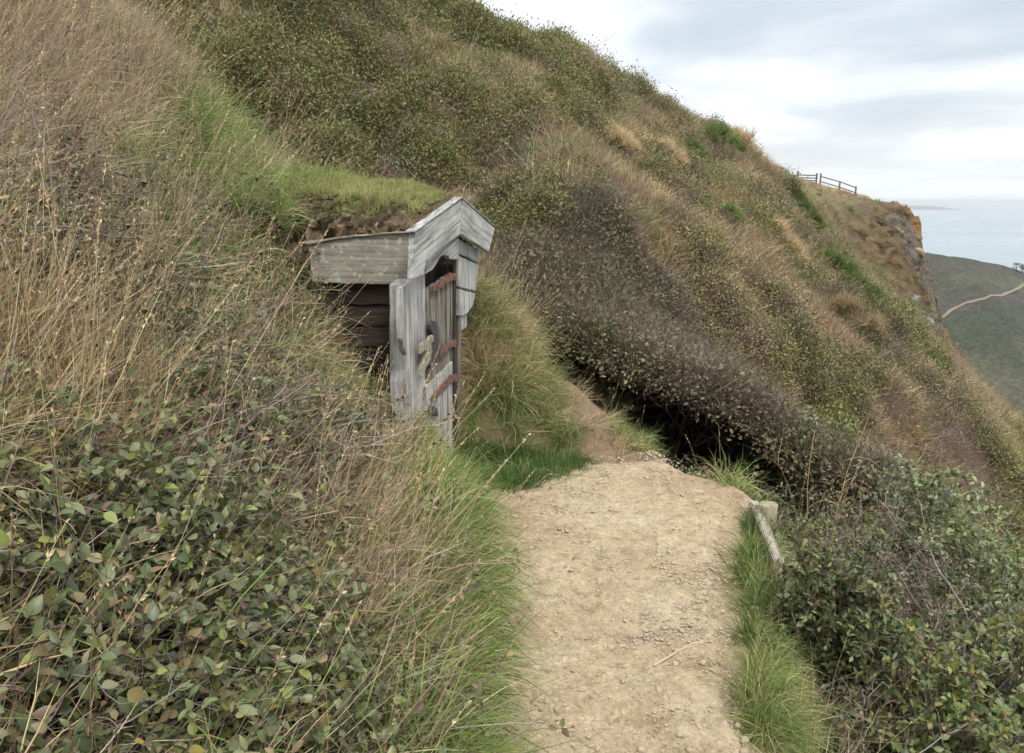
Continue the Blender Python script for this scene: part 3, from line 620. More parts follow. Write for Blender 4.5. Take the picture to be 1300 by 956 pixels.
# palettes (linear base colours)
P_STRAW = [(5, (.54, .405, .225)), (4, (.45, .32, .165)), (3, (.31, .21, .115)), (3, (.60, .49, .32)), (1, (.18, .13, .085))]
P_PINKSTRAW = [(5, (.52, .405, .29)), (3, (.40, .30, .21)), (3, (.58, .48, .36)), (1, (.24, .17, .12))]
P_GREEN = [(5, (0.1904, 0.252, 0.0672)), (3, (0.1344, 0.196, 0.0504)), (3, (0.28, 0.3024, 0.1064)), (2, (0.4256, 0.3808, 0.1848)), (1, (0.5152, 0.4256, 0.2464))]
P_LUSH = [(4, (.075, .14, .032)), (3, (.105, .17, .045)), (2, (.16, .2, .065)), (.7, (.3, .26, .13))]
P_TURF = [(4, (0.2632, 0.3136, 0.084)), (3, (0.3136, 0.3472, 0.1064)), (3, (0.4032, 0.3808, 0.1568)), (2, (0.4816, 0.4144, 0.2352))]
P_BRAM = [(6, (0.117, 0.1357, 0.0504)), (5, (0.0792, 0.0977, 0.0349)), (2, (0.1586, 0.1696, 0.0779)), (1.4, (0.1734, 0.1903, 0.0458)), (1.4, (0.1981, 0.1542, 0.0687)), (0.1, (0.3765, 0.2982, 0.0458)), (0.9, (0.1387, 0.0874, 0.0504))]  # lifted a little to paint the leaves' sheen into their colour
P_PRIV = [(5, (.10, .12, .04)), (4, (.068, .085, .03)), (3, (.14, .155, .058)), (1, (.19, .175, .05)), (.4, (.15, .08, .05))]
P_OLIVE = [(4, (0.2421, 0.245, 0.0825)), (4, (0.2008, 0.2188, 0.0762)), (3, (0.2903, 0.2647, 0.0947)), (2, (0.3178, 0.245, 0.1133)), (1, (0.1801, 0.1925, 0.07))]
P_BROWN = [(4, (0.2954, 0.2208, 0.1333)), (3, (0.2514, 0.1915, 0.1176)), (2, (0.3394, 0.2586, 0.157)), (3, (0.2381, 0.2041, 0.1017)), (1, (0.3746, 0.2795, 0.1768))]
P_DKGREEN = [(4, (0.1561, 0.1616, 0.0609)), (3, (0.1314, 0.1381, 0.0533)), (3, (0.1842, 0.1817, 0.0704)), (2, (0.2159, 0.1884, 0.0831))]
P_GORSE = [(4, (0.1562, 0.222, 0.066)), (3, (0.1125, 0.168, 0.0495)), (2, (0.2125, 0.264, 0.088)), (1, (0.275, 0.24, 0.0935))]
P_HEATH = [(5, (0.3132, 0.2167, 0.1834)), (3, (0.2319, 0.1658, 0.1356)), (2, (0.3944, 0.2874, 0.2188)), (1, (0.2552, 0.2211, 0.1042))]
P_TWIG = [(4, (0.1719, 0.1271, 0.1017)), (3, (0.2541, 0.2018, 0.1644)), (2, (0.1046, 0.0777, 0.0628)), (1, (0.3588, 0.299, 0.2467))]
P_BRACK = [(4, (0.308, 0.168, 0.07)), (3, (0.238, 0.126, 0.056)), (1, (0.364, 0.238, 0.112))]

# ------------------------------------------------------------------ clumps that are scattered (kept outside the scene's collections)
def proto_set(name, fn, n, mat, seed):
    c = bpy.data.collections.new(name)
    for k in range(n):
        mb = MB(); fn(mb, np.random.default_rng(seed * 100 + k)); me = mb.mesh(name); me.materials.append(mat)
        c.objects.link(bpy.data.objects.new(name, me))
    return c
def g_tuft(pal, n, h, R0, w, lean, grav, elev=(50, 88), seedheads=0, seg=5):
    def fn(mb, r):
        p0 = disc(r, n, R0); d = cone_dirs(r, n, *elev, bias=(lean, 0, 0)); pts = grow(r, p0, d, r.uniform(*h, n), seg, .10, grav)
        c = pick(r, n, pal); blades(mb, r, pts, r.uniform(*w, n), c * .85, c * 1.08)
        if seedheads:
            p0 = disc(r, seedheads, R0); pts = grow(r, p0, cone_dirs(r, seedheads, 68, 88, (lean * .4, 0, 0)), r.uniform(h[1] * 1.1, h[1] * 1.7, seedheads), 6, .05, -.015)
            c = pick(r, seedheads, P_STRAW); tubes(mb, pts, .0011, .0007, c)
            b, t_ = along(r, pts, 10, .82, 1.0); q = pick(r, len(b), P_STRAW); small_leaves(mb, b, unit(t_ + r.normal(0, .4, t_.shape)), r.normal(0, 1, t_.shape), .012, .4, q)
    return fn
def g_bramble(pal, nst, L0, leaf, per, wr=.6, elev=(15, 75), twigs=True):
    def fn(mb, r):
        p0 = disc(r, nst, .07); pts = grow(r, p0, cone_dirs(r, nst, *elev, bias=(.25, 0, .1)), r.uniform(*L0, nst), 7, .22, -.06)
        sub, _ = along(r, pts, 2, .3, .9); pts2 = grow(r, sub, cone_dirs(r, len(sub), -10, 70), r.uniform(L0[0] * .3, L0[1] * .45, len(sub)), 5, .25, -.02)
        tubes(mb, pts, .0021, .0009, pick(r, nst, P_TWIG)); tubes(mb, pts2, .0012, .0006, pick(r, len(sub), P_TWIG))
        for q, pr in ((pts, per), (pts2, max(2, per // 2))):
            b, t_ = along(r, q, pr, .2, 1); n = len(b); fine_leaves(mb, b, leafdir(r, t_, .9, .1), upn(r, n, .5), r.uniform(.55, 1, n) * r.uniform(*leaf, n), wr * r.uniform(.65, 1.35, (n, 1)), pick(r, n, pal), .14, r.uniform(.0, .4, (n, 1)))
    return fn
def g_tangle(nst, L0, rad0, pal=P_TWIG, nleaf=6, lp=[(2, (.20, .125, .075)), (3, (.16, .12, .075)), (4, (.12, .13, .055)), (1, (.24, .18, .09))], elev=(5, 75)):
    def fn(mb, r):
        pts = grow(r, disc(r, nst, .08), cone_dirs(r, nst, *elev, bias=(.25, 0, 0)), r.uniform(*L0, nst), 7, .2, -.02); tubes(mb, pts, rad0, rad0 * .4, pick(r, nst, pal))
        s, _ = along(r, pts, 5, .25, 1); p2 = grow(r, s, cone_dirs(r, len(s), -20, 70), r.uniform(.05, .16, len(s)), 4, .25, 0); tubes(mb, p2, rad0 * .5, rad0 * .25, pick(r, len(s), pal))
        s, _ = along(r, p2, 2, .3, 1); p3 = grow(r, s, cone_dirs(r, len(s), -20, 70), r.uniform(.02, .06, len(s)), 3, .25, 0); tubes(mb, p3, rad0 * .3, rad0 * .2, pick(r, len(s), pal))
        if nleaf:
            b, t_ = along(r, p2, nleaf, .2, 1); k = r.random(len(b)) < .5; b = b[k]; t_ = t_[k]; leaves(mb, b, leafdir(r, t_), upn(r, len(b), .8), r.uniform(.012, .028, len(b)), .6, pick(r, len(b), lp))
    return fn
def g_scrub(pal, n, R0, H, leaf, ntw=14, tw=P_TWIG, wr=.55, shell=.5):
    """a low dome of small leaves round a framework of twigs"""
    def fn(mb, r):
        a = r.uniform(0, 2 * math.pi, n); e = np.arcsin(r.uniform(0, 1, n)); q = r.uniform(shell, 1, n) ** .6
        lump = 1 + .28 * np.sin(3 * a + r.uniform(0, 6)) * np.cos(e) + .2 * np.sin(5 * a + r.uniform(0, 6))
        p_ = np.stack([np.cos(a) * np.cos(e) * R0 * q * lump, np.sin(a) * np.cos(e) * R0 * q * lump, np.sin(e) * H * q * (1 + .2 * r.normal(0, 1, n))], 1)
        out = unit(p_ + np.array([0, 0, .15 * H])); small_leaves(mb, p_, unit(out + r.normal(0, .7, (n, 3))), unit(out * .4 + np.array([0, 0, .8]) + r.normal(0, .5, (n, 3))), r.uniform(*leaf, n), wr, pick(r, n, pal, .08))
        pts = grow(r, disc(r, ntw, R0 * .4), cone_dirs(r, ntw, 25, 88), r.uniform(.8, 1.25, ntw) * max(R0, H), 5, .2, 0); blades(mb, r, pts, R0 * .02, pick(r, ntw, tw), pick(r, ntw, tw))
    return fn
def g_strands(pal, n, R0, H, w, elev=(30, 88), grav=0.0, jit=.14, seg=4, tipal=None):
    def fn(mb, r):
        pts = grow(r, disc(r, n, R0), cone_dirs(r, n, *elev), r.uniform(.55, 1.1, n) * H, seg, jit, grav); c = pick(r, n, pal)
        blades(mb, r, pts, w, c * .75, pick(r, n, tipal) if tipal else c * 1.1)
    return fn
def g_gorse(mb, r, pal=P_GORSE):
    n = 150; pts = grow(r, disc(r, n, .16), cone_dirs(r, n, 10, 88), r.uniform(.22, .42, n), 4, .15, .03); c = pick(r, n, pal); blades(mb, r, pts, .012, c * .6, c)
    b, t_ = along(r, pts, 7, .3, 1); small_leaves(mb, b, unit(t_ + r.normal(0, .7, t_.shape)), r.normal(0, 1, t_.shape), .035, .25, pick(r, len(b), pal))
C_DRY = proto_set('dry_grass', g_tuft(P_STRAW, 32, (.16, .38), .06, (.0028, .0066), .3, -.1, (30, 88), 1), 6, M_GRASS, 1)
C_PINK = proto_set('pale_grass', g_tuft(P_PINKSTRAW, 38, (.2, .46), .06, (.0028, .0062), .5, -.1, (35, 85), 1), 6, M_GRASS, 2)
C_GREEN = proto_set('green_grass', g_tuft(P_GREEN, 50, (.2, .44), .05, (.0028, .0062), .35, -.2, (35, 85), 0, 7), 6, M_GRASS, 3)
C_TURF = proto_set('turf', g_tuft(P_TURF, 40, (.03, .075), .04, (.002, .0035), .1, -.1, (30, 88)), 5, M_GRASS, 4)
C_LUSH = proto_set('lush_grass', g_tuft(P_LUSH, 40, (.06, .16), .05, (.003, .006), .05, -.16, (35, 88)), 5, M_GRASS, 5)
C_BRAM = proto_set('bramble', g_bramble(P_BRAM, 6, (.2, .4), (.024, .046), 9), 7, M_LEAF, 6)
C_PRIV = proto_set('privet', g_bramble(P_PRIV, 8, (.18, .36), (.018, .034), 12, .5, (25, 85)), 6, M_LEAF, 7)
C_TANG = proto_set('twig_tangle', g_tangle(5, (.25, .55), .0026), 6, M_TWIG, 8)
C_STEM = proto_set('dry_stalk', g_tuft(P_STRAW, 7, (.3, .55), .05, (.003, .005), .2, -.03, (45, 88), 2), 6, M_GRASS, 9)
C_SOLIVE = proto_set('olive_scrub', g_scrub(P_OLIVE, 520, .34, .34, (.02, .045), 34), 6, M_SCRUB, 10)
C_SGREEN = proto_set('green_scrub', g_scrub(P_DKGREEN, 540, .36, .38, (.026, .054), 26), 6, M_SCRUB, 11)
C_SBROWN = proto_set('brown_scrub', g_scrub(P_BROWN, 380, .32, .34, (.016, .034), 60), 6, M_SCRUB, 12)
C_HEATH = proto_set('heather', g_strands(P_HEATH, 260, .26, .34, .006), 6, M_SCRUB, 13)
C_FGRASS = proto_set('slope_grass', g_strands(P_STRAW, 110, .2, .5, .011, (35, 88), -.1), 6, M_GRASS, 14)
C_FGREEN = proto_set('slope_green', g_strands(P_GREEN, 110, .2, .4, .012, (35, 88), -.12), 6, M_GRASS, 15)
C_BRACK = proto_set('bracken', g_scrub(P_BRACK, 260, .32, .3, (.03, .06), 20), 4, M_SCRUB, 16)
C_WHITE = proto_set('pale_bramble', g_scrub([(3, (.24, .27, .22)), (4, (.13, .165, .085)), (3, (.08, .11, .055))], 260, .3, .28, (.035, .065), 10, wr=.65), 4, M_LEAF, 17)  # palest leaf tone paints in the sky light reflected by upturned leaves

_NG = {}
def inst_group(coll):
    if coll.name in _NG: return _NG[coll.name]
    ng = bpy.data.node_groups.new('scatter_' + coll.name, 'GeometryNodeTree'); _NG[coll.name] = ng
    ng.interface.new_socket('Geometry', in_out='INPUT', socket_type='NodeSocketGeometry'); ng.interface.new_socket('Geometry', in_out='OUTPUT', socket_type='NodeSocketGeometry')
    gi = ng.nodes.new('NodeGroupInput'); go = ng.nodes.new('NodeGroupOutput'); ci = ng.nodes.new('GeometryNodeCollectionInfo')
    ci.inputs['Collection'].default_value = coll; ci.inputs['Separate Children'].default_value = True; ci.inputs['Reset Children'].default_value = True
    ip = ng.nodes.new('GeometryNodeInstanceOnPoints'); ip.inputs['Pick Instance'].default_value = True
    def att(nm, dt):
        a = ng.nodes.new('GeometryNodeInputNamedAttribute'); a.data_type = dt; a.inputs['Name'].default_value = nm
        return [o for o in a.outputs if o.enabled and o.name == 'Attribute'][0]
    er = ng.nodes.new('FunctionNodeEulerToRotation')
    ng.links.new(gi.outputs[0], ip.inputs['Points']); ng.links.new(ci.outputs[0], ip.inputs['Instance']); ng.links.new(att('idx', 'INT'), ip.inputs['Instance Index'])
    ng.links.new(att('rot', 'FLOAT_VECTOR'), er.inputs[0]); ng.links.new(er.outputs[0], ip.inputs['Rotation']); ng.links.new(att('scl', 'FLOAT_VECTOR'), ip.inputs['Scale'])
    ng.links.new(ip.outputs[0], go.inputs[0]); return ng
def frame_of(nrm, heading):
    z = unit(nrm); x = np.stack([np.cos(heading), np.sin(heading), np.zeros_like(heading)], 1); x = unit(x - z * (x * z).sum(1, keepdims=True)); y = np.cross(z, x)
    return np.stack([x, y, z], -1)
def euler_of(M):
    sy = -M[:, 2, 0]; ry = np.arcsin(np.clip(sy, -1, 1)); rx = np.arctan2(M[:, 2, 1], M[:, 2, 2]); rz = np.arctan2(M[:, 1, 0], M[:, 0, 0])
    return np.stack([rx, ry, rz], 1)
def scatter(name, coll, pts, M, scl, label=None):
    n = len(pts)
    me = bpy.data.meshes.new(name); me.vertices.add(n); me.vertices.foreach_set('co', pts.astype(np.float32).ravel())
    a = me.attributes.new('rot', 'FLOAT_VECTOR', 'POINT'); a.data.foreach_set('vector', euler_of(M).astype(np.float32).ravel())
    s3 = np.repeat(np.asarray(scl)[:, None], 3, 1) if np.ndim(scl) == 1 else scl
    a = me.attributes.new('scl', 'FLOAT_VECTOR', 'POINT'); a.data.foreach_set('vector', s3.astype(np.float32).ravel())
    a = me.attributes.new('idx', 'INT', 'POINT'); a.data.foreach_set('value', R.integers(0, len(coll.objects), n).astype(np.int32))
    o = link(name, me); md = o.modifiers.new('scatter', 'NODES'); md.node_group = inst_group(coll)
    tag(o, label, None, None, 'stuff'); return o
def realize(mb, coll, pts, M, scl):
    obs = list(coll.objects); ch = R.integers(0, len(obs), len(pts))
    for k, ob in enumerate(obs):
        w = np.nonzero(ch == k)[0]
        if not len(w): continue
        me = ob.data; nv = len(me.vertices); co = np.empty(nv * 3, np.float32); me.vertices.foreach_get('co', co); co = co.reshape(-1, 3)
        c4 = np.empty(nv * 4, np.float32); me.attributes['col'].data.foreach_get('color', c4); c = c4.reshape(-1, 4)[:, :3]
        lv = np.empty(len(me.loops), np.int32); me.loops.foreach_get('vertex_index', lv); lt = np.empty(len(me.polygons), np.int32); me.polygons.foreach_get('loop_total', lt)
        t3 = lv[np.repeat(lt == 3, lt)].reshape(-1, 3); q4 = lv[np.repeat(lt == 4, lt)].reshape(-1, 4)
        V = np.einsum('nij,vj->nvi', M[w] * np.asarray(scl)[w][:, None, None], co) + pts[w][:, None, :]
        o = (np.arange(len(w)) * nv)[:, None, None]; tint = (1 + R.normal(0, .13, (len(w), 1, 1)))
        mb.add(V, np.clip(np.broadcast_to(c, V.shape) * tint, .003, 1).reshape(-1, 3), (t3[None] + o), (q4[None] + o))
def normals(f, x, y, e=.12):
    dx = (f(x + e, y) - f(x - e, y)) / (2 * e); dy = (f(x, y + e) - f(x, y - e)) / (2 * e); return unit(np.stack([-dx, -dy, np.ones_like(dx)], 1))
def idw(u, v, pts, pw=3.2):
    pts = np.asarray(pts, float); d = (u[:, None] - pts[:, 0]) ** 2 + (v[:, None] - pts[:, 1]) ** 2 + 90; w = d ** (-pw / 2)
    return (w @ pts[:, 2:]) / w.sum(1, keepdims=True)
def roof_mask(x, y, m=0.0):
    q = np.stack([x, y], -1) - GA[:2]; a = q @ DIRF[:2]; s_ = q @ (-NF[:2])
    return (a > -.03 - m) & (a < 1.3 + m) & (s_ > -.06 - m) & (s_ < 1.35 + m)

# ------------------------------------------------------------------ cover of the near bank
n = 26000
x = R.uniform(-5.5, .05, n); y = R.uniform(.35, 7.2, n)
# thin the candidates with distance and keep a margin round the frame
dd = np.hypot(x, y); keep = (R.random(n) < np.clip(2.6 / dd, .3, 1)) & (x < path_l(y) - .015) & (y < 7.0)
x = x[keep]; y = y[keep]; z = ground(x, y); u, v = proj(np.stack([x, y, z], 1))
keep = (u > -260) & (u < 1400) & (v > -160) & (v < 1150) & ~roof_mask(x, y, -.12); x, y, z, u, v = x[keep], y[keep], z[keep], u[keep], v[keep]
nearhut = (np.abs((np.stack([x, y], -1) - GA[:2]) @ NF[:2]) < .35) & (np.abs((np.stack([x, y], -1) - GA[:2]) @ DIRF[:2] - .3) < .8)
# u, v, straw, pale straw, green, bramble, tangle, stalks
BANK = [(40, 40, .1, 1, .1, .03, .05, .5), (150, 60, .1, 1, .35, .03, .05, .6), (250, 170, .35, .5, .8, .05, .05, .3), (100, 180, .2, .9, .15, .1, .3, .3), (60, 280, .15, .3, .02, 1.1, .6, .2), (190, 230, .2, .7, .6, .1, .25, .3),
        (200, 320, .25, .3, .3, .9, .5, .2), (300, 260, .4, .4, .85, .05, .1, .2), (340, 330, .35, .2, .8, .45, .2, .1), (100, 400, .12, .1, .02, 1.3, .6, .12), (30, 480, 1.1, .1, .0, .35, .3, 1.2), (200, 450, .12, .1, .02, 1.3, .6, .15),
        (330, 420, .3, .15, .2, 1, .7, .2), (430, 420, .8, .3, .2, .35, .7, .3), (480, 520, 1, .2, .3, .2, .4, .2), (250, 560, .25, .1, .0, 1.1, .6, .2), (80, 600, .9, .05, .0, .6, .4, .9), (200, 750, .35, 0, .0, .9, .4, .2),
        (60, 830, .25, 0, 0, 1, .3, .15), (350, 720, .4, 0, .0, .8, .45, .1), (400, 600, .8, .1, .05, .6, .6, .25), (430, 680, 1.2, .2, .05, .15, .4, .2), (470, 790, 1.3, .3, .2, .06, .15, .1), (540, 640, .25, .05, 1, .03, .05, .03), (570, 760, .25, .0, 1, .03, .05, 0),
        (600, 840, .15, .0, 1, 0, 0, 0), (622, 700, .1, .0, 1, 0, 0, 0), (545, 550, .5, .2, .9, 0, .05, .1), (500, 610, 1, .2, .5, .05, .2, .15), (520, 470, .8, .2, .2, 0, .3, .2), (330, 210, .3, .5, .7, .05, .1, .3), (640, 860, .1, 0, 1, 0, 0, 0), (300, 860, .3, 0, 0, .9, .2, 0)]
W = idw(u, v, BANK); pn_ = np.stack([fbm(x * 2.4 + 13 * j, y * 2.4 - 7 * j, 3) for j in range(6)], 1); pn_[:, 2] *= .3; W = np.clip(W * np.exp(1.7 * pn_), 0, 1.6); nr = normals(surf, x, y, .2); down = np.arctan2(nr[:, 1], nr[:, 0])
for nm, cl, col, dens, s0, tilt, lab in (('dry_grass', 0, C_DRY, .40, (.75, 1.15), .45, 'straw coloured dry grass on the bank'), ('pale_grass', 1, C_PINK, .5, (.8, 1.2), .5, 'pale tall dead grass at the top of the bank'),
                                  ('verge_grass', 2, C_GREEN, .55, (.8, 1.3), .55, 'long green grass hanging over the bank'), ('bramble_cover', 3, C_BRAM, .56, (.66, 1.02), .6, 'grey green bramble leaves covering the bank'),
                                  ('twig_tangle', 4, C_TANG, .17, (.7, 1.15), .5, 'bare brown twigs tangled through the brambles'), ('dry_stalks', 5, C_STEM, .10, (.7, 1.1), .3, 'tall dry stalks with seed heads on the bank')):
    pr = W[:, cl] ** 1.6 * dens * (1.0 if nm != 'verge_grass' else 1.7)
    if nm in ('dry_stalks', 'pale_grass'): pr = pr * ~nearhut * (1 - np.exp(-((u - 500) / 110) ** 2 - ((v - 540) / 130) ** 2))
    k = R.random(len(x)) < pr; m_ = k.sum()
    hd = down[k] + R.normal(0, .9, m_); up = unit(nr[k] * tilt + np.array([0, 0, 1 - tilt]) + R.normal(0, .12, (m_, 3)))
    lowf = (1 - .6 * np.exp(-((u[k] - 575) / 42) ** 2 - ((v[k] - 590) / 38) ** 2)) * (1 - .55 * np.exp(-((u[k] - 478) / 85) ** 2 - ((v[k] - 500) / 95) ** 2)); sc_ = R.uniform(*s0, m_) * lowf * (np.where(v[k] < 560, .68, 1) if nm == 'bramble_cover' else 1) * np.where(nearhut[k], .62, 1) * np.clip((path_l(y[k]) - x[k]) / .22 + .35, .45, 1)
    pz = z[k] + (thick(x[k], y[k]) * R.uniform(-.1, .55, m_) if nm == 'bramble_cover' else 0)
    scatter(nm, col, np.stack([x[k], y[k], pz], 1), frame_of(up, hd), sc_, lab)
# turf on the sod roof
n = 3000; a_ = R.uniform(.0, 1.5, n); s_ = R.uniform(.0, 1.4, n); xy = GA[:2] + DIRF[:2] * a_[:, None] - NF[:2] * s_[:, None]
nz = fbm(xy[:, 0] * 5, xy[:, 1] * 5, 3); k = R.random(n) < sst(.15, .42, a_ + .18 * nz) * sst(.02, .3, s_ + .1 * nz) * sst(1.3, 1.1, a_); xy = xy[k]; m_ = k.sum()
rz_ = roof_top(xy[:, 0], xy[:, 1]) - .4 * sst(1.0, 1.3, a_[k]) - .012 - sst(1.05, 1.4, s_[k]) * .5
nr2 = normals(roof_top, xy[:, 0], xy[:, 1])
scatter('turf', C_TURF, np.stack([xy[:, 0], xy[:, 1], rz_], 1), frame_of(unit(nr2 + R.normal(0, .1, (m_, 3))), R.uniform(0, 6.28, m_)), R.uniform(.45, .95, m_) * np.where(s_[k] > .75, 1.4, 1), 'short bright green turf on the hut roof')
k = R.random(n) < sst(.75, 1.25, s_ + .2 * (a_ < .2)) * .3; xy = GA[:2] + DIRF[:2] * a_[k][:, None] - NF[:2] * s_[k][:, None]; m_ = k.sum()
scatter('roof_grass', C_GREEN, np.stack([xy[:, 0], xy[:, 1], roof_top(xy[:, 0], xy[:, 1]) - .03 - sst(1.05, 1.4, s_[k]) * .5 - .5 * sst(1.0, 1.3, a_[k])], 1), frame_of(unit(np.array([0.2, -.1, 1]) + R.normal(0, .15, (m_, 3))), R.uniform(0, 6.28, m_)), R.uniform(.35, .75, m_), 'longer yellow green grass behind the hut roof')
k = (R.random(n) < .22) & (a_ > .06); xy = GA[:2] + DIRF[:2] * a_[k][:, None] - NF[:2] * s_[k][:, None]; m_ = k.sum()
scatter('roof_dry_grass', C_DRY, np.stack([xy[:, 0], xy[:, 1], roof_top(xy[:, 0], xy[:, 1]) - .03 - sst(1.05, 1.4, s_[k]) * .5 - .4 * sst(1.0, 1.3, a_[k])], 1), frame_of(unit(np.array([0.3, -.3, .7]) + R.normal(0, .2, (m_, 3))), R.normal(-1.2, .7, m_)), R.uniform(.12, .34, m_), 'short dry grass and roots on the soil edge of the hut roof')
# ------------------------------------------------------------------ lip of the windswept thicket beyond the path
def march(u, v, f, y0=2.0, y1=140.0, n=4000):
    ys = np.geomspace(y0, y1, n); d = ray(u, v); p_ = EYE + d[None] * (ys / d[1])[:, None]; h = f(p_[:, 0], p_[:, 1]); k = np.nonzero(p_[:, 2] < h)[0]
    return p_[k[0]] if len(k) else None
LIPPX = ((620, 350, 7.3), (650, 388, 7.1), (690, 415, 6.9), (760, 470, 6.45), (850, 502, 6.2), (930, 540, 6.0), (1010, 590, 5.65), (1080, 640, 5.2))
_lp = np.array([P(*q) for q in LIPPX]); _lp = _lp[np.argsort(_lp[:, 0])]
def lip_y(x): return np.interp(x, _lp[:, 0], _lp[:, 1])
def th_depth(x): return 1.0 + 1.6 * sst(-.1, 1.0, x)
def in_thicket(x, y): return (x > _lp[0, 0] - .3) & (x < _lp[-1, 0] + .2) & (y > lip_y(x) - .15) & (y < lip_y(x) + th_depth(x))
def canopy(x, y):
    k = sst(0, 2.3, y - lip_y(x)); zl = np.interp(x, _lp[:, 0], _lp[:, 2]) + .05 + .25 * sst(0, .7, x); g_ = hill(x, y) - drop(x, y) + .3
    return np.maximum(zl * (1 - k) + g_ * k + .35 * k * (1 - k) * 2, g_ - .1) + .12 * fbm(x * 1.6, y * 1.6, 3)

# ------------------------------------------------------------------ scrub over the whole hillside
n = 200000
r_ = np.exp(R.uniform(math.log(5.2), math.log(135), n)); a_ = R.uniform(rad(-44), rad(46), n)
x = r_ * np.sin(a_); y = r_ * np.cos(a_); t, w = tw(x, y)
keep = (t < 12.5) & (w < WEND + 6) & ~((y - .25 * np.maximum(x, 0) < 6.4) & (x < 2.6)) & ~in_thicket(x, y) & ~((x < -1.0) & (y < 6.6)) & ~((y < lip_y(x)) & (x > -.5) & (x < 2.6))
x, y, t, w = x[keep], y[keep], t[keep], w[keep]; z = ground(x, y); u, v = proj(np.stack([x, y, z], 1))
keep = (u > -150) & (u < 1420) & (v > -260) & (v < 1000); x, y, z, t, w, u, v = (q[keep] for q in (x, y, z, t, w, u, v))
dist = np.hypot(x, y)
# u, v: olive, green, brown, heather, straw, green grass, bracken, pale bramble, bare
HILL = [(250, 60, .5, .4, .9, .1, .1, .05, 0, .14, 0), (380, 60, .7, .35, .8, .1, .05, .05, .02, .05, 0), (500, 60, .8, .4, .7, .1, .1, .1, .03, .02, 0), (430, 130, .5, .4, .9, .2, .1, .0, .02, .03, 0), (320, 150, .5, .45, .8, .1, .2, .1, 0, .3, 0),
        (560, 60, .7, .5, .8, .1, .05, .1, 0, .04, 0), (620, 80, .5, .9, .5, .1, .05, .1, 0, .05, 0), (560, 170, .5, .35, 1.1, .5, .1, .05, .03, .1, 0), (660, 150, .3, .5, 1, .4, .2, .05, .03, .08, 0), (760, 130, .5, .8, .6, .3, .1, .1, 0, .08, 0),
        (700, 60, .6, .6, .6, .2, .2, .2, 0, .03, 0), (820, 120, .6, .4, .8, .3, .3, .2, 0, .03, 0), (640, 220, .4, .25, 1.1, .6, .2, .1, .02, .2, 0), (600, 240, .4, .3, 1.2, .6, .1, .0, .02, .1, 0), (720, 200, .3, .5, .6, .3, .5, .3, .08, .05, .05),
        (730, 260, .4, .3, .8, .5, .4, .3, .06, .02, 0), (800, 200, .3, .2, .4, .2, .7, .4, .15, .02, .12), (820, 260, .4, .2, .5, .3, .7, .6, .15, 0, .05), (880, 190, .3, .2, .4, .3, .9, .4, .1, 0, .05), (900, 160, .4, .2, .6, .5, .5, .2, .05, 0, .05),
        (870, 300, .3, .2, .4, .4, .6, .5, .25, 0, .2), (950, 220, .2, .2, .3, .4, .9, .4, .15, 0, .1), (930, 290, .2, .2, .4, .5, .8, .4, .15, 0, .2), (950, 380, .2, .1, .3, .5, .4, .4, .2, 0, .6), (1000, 330, .15, .1, .3, .4, .7, .5, .25, 0, .5),
        (1010, 250, .2, .1, .3, .4, .9, .3, .2, 0, .2), (1080, 255, .1, .0, .1, .1, .8, .7, .1, 0, .3), (1100, 300, .05, .05, .1, .1, .3, .3, .15, 0, 1.2), (1150, 300, 0, 0, 0, 0, .1, .1, .05, 0, 1.8), (1160, 370, .05, .05, .1, .1, .3, .3, .1, 0, 1.2),
        (1060, 340, .1, .2, .2, .3, .6, .6, .3, 0, .5), (1100, 430, .1, .2, .2, .4, .7, .5, .4, 0, .3), (1180, 470, .1, .2, .3, .4, .6, .4, .4, 0, .5), (1230, 520, .1, .1, .3, .6, .7, .3, .3, 0, .3), (1270, 520, .1, .2, .2, .3, .5, .6, .2, 0, .5),
        (1040, 470, .2, .1, .4, 1, .3, .3, .2, 0, .1), (1100, 520, .1, .1, .4, 1.2, .15, .1, .05, 0, 0), (1200, 580, .1, .1, .3, 1.3, .1, .1, .05, 0, 0), (1270, 620, .2, .1, .3, 1.2, .1, .1, .05, 0, 0), (950, 430, .3, .1, .9, .8, .2, .1, .1, 0, .1),
        (850, 350, .4, .2, 1, .6, .3, .1, .1, .0, 0), (1150, 640, .7, .6, .5, .3, .1, .1, 0, .1, 0), (1250, 680, .8, .6, .4, .2, .1, .1, .05, .1, 0), (1050, 600, .5, .6, .6, .2, .2, .1, 0, .05, 0), (880, 240, .3, .3, .5, .3, .6, .4, .1, 0, .1)]
W = idw(u, v, HILL, 3.0)
pn = np.stack([fbm(x * f_ + s_, y * f_ * .6 - s_, 3) for f_, s_ in ((.5, 0), (.5, 11), (.45, 23), (.4, 31), (.5, 47), (.5, 53), (.6, 61), (.5, 71), (.35, 83))], 1)
W[:, :2] *= (1 - .55 * sst(640, 820, u) * sst(640, 540, v))[:, None]; W = W * np.exp(2.2 * pn); W = W / W.sum(1, keepdims=True)
cum = W.cumsum(1); ch = (R.random((len(x), 1)) > cum).sum(1)
nr = normals(ground, x, y, .5)
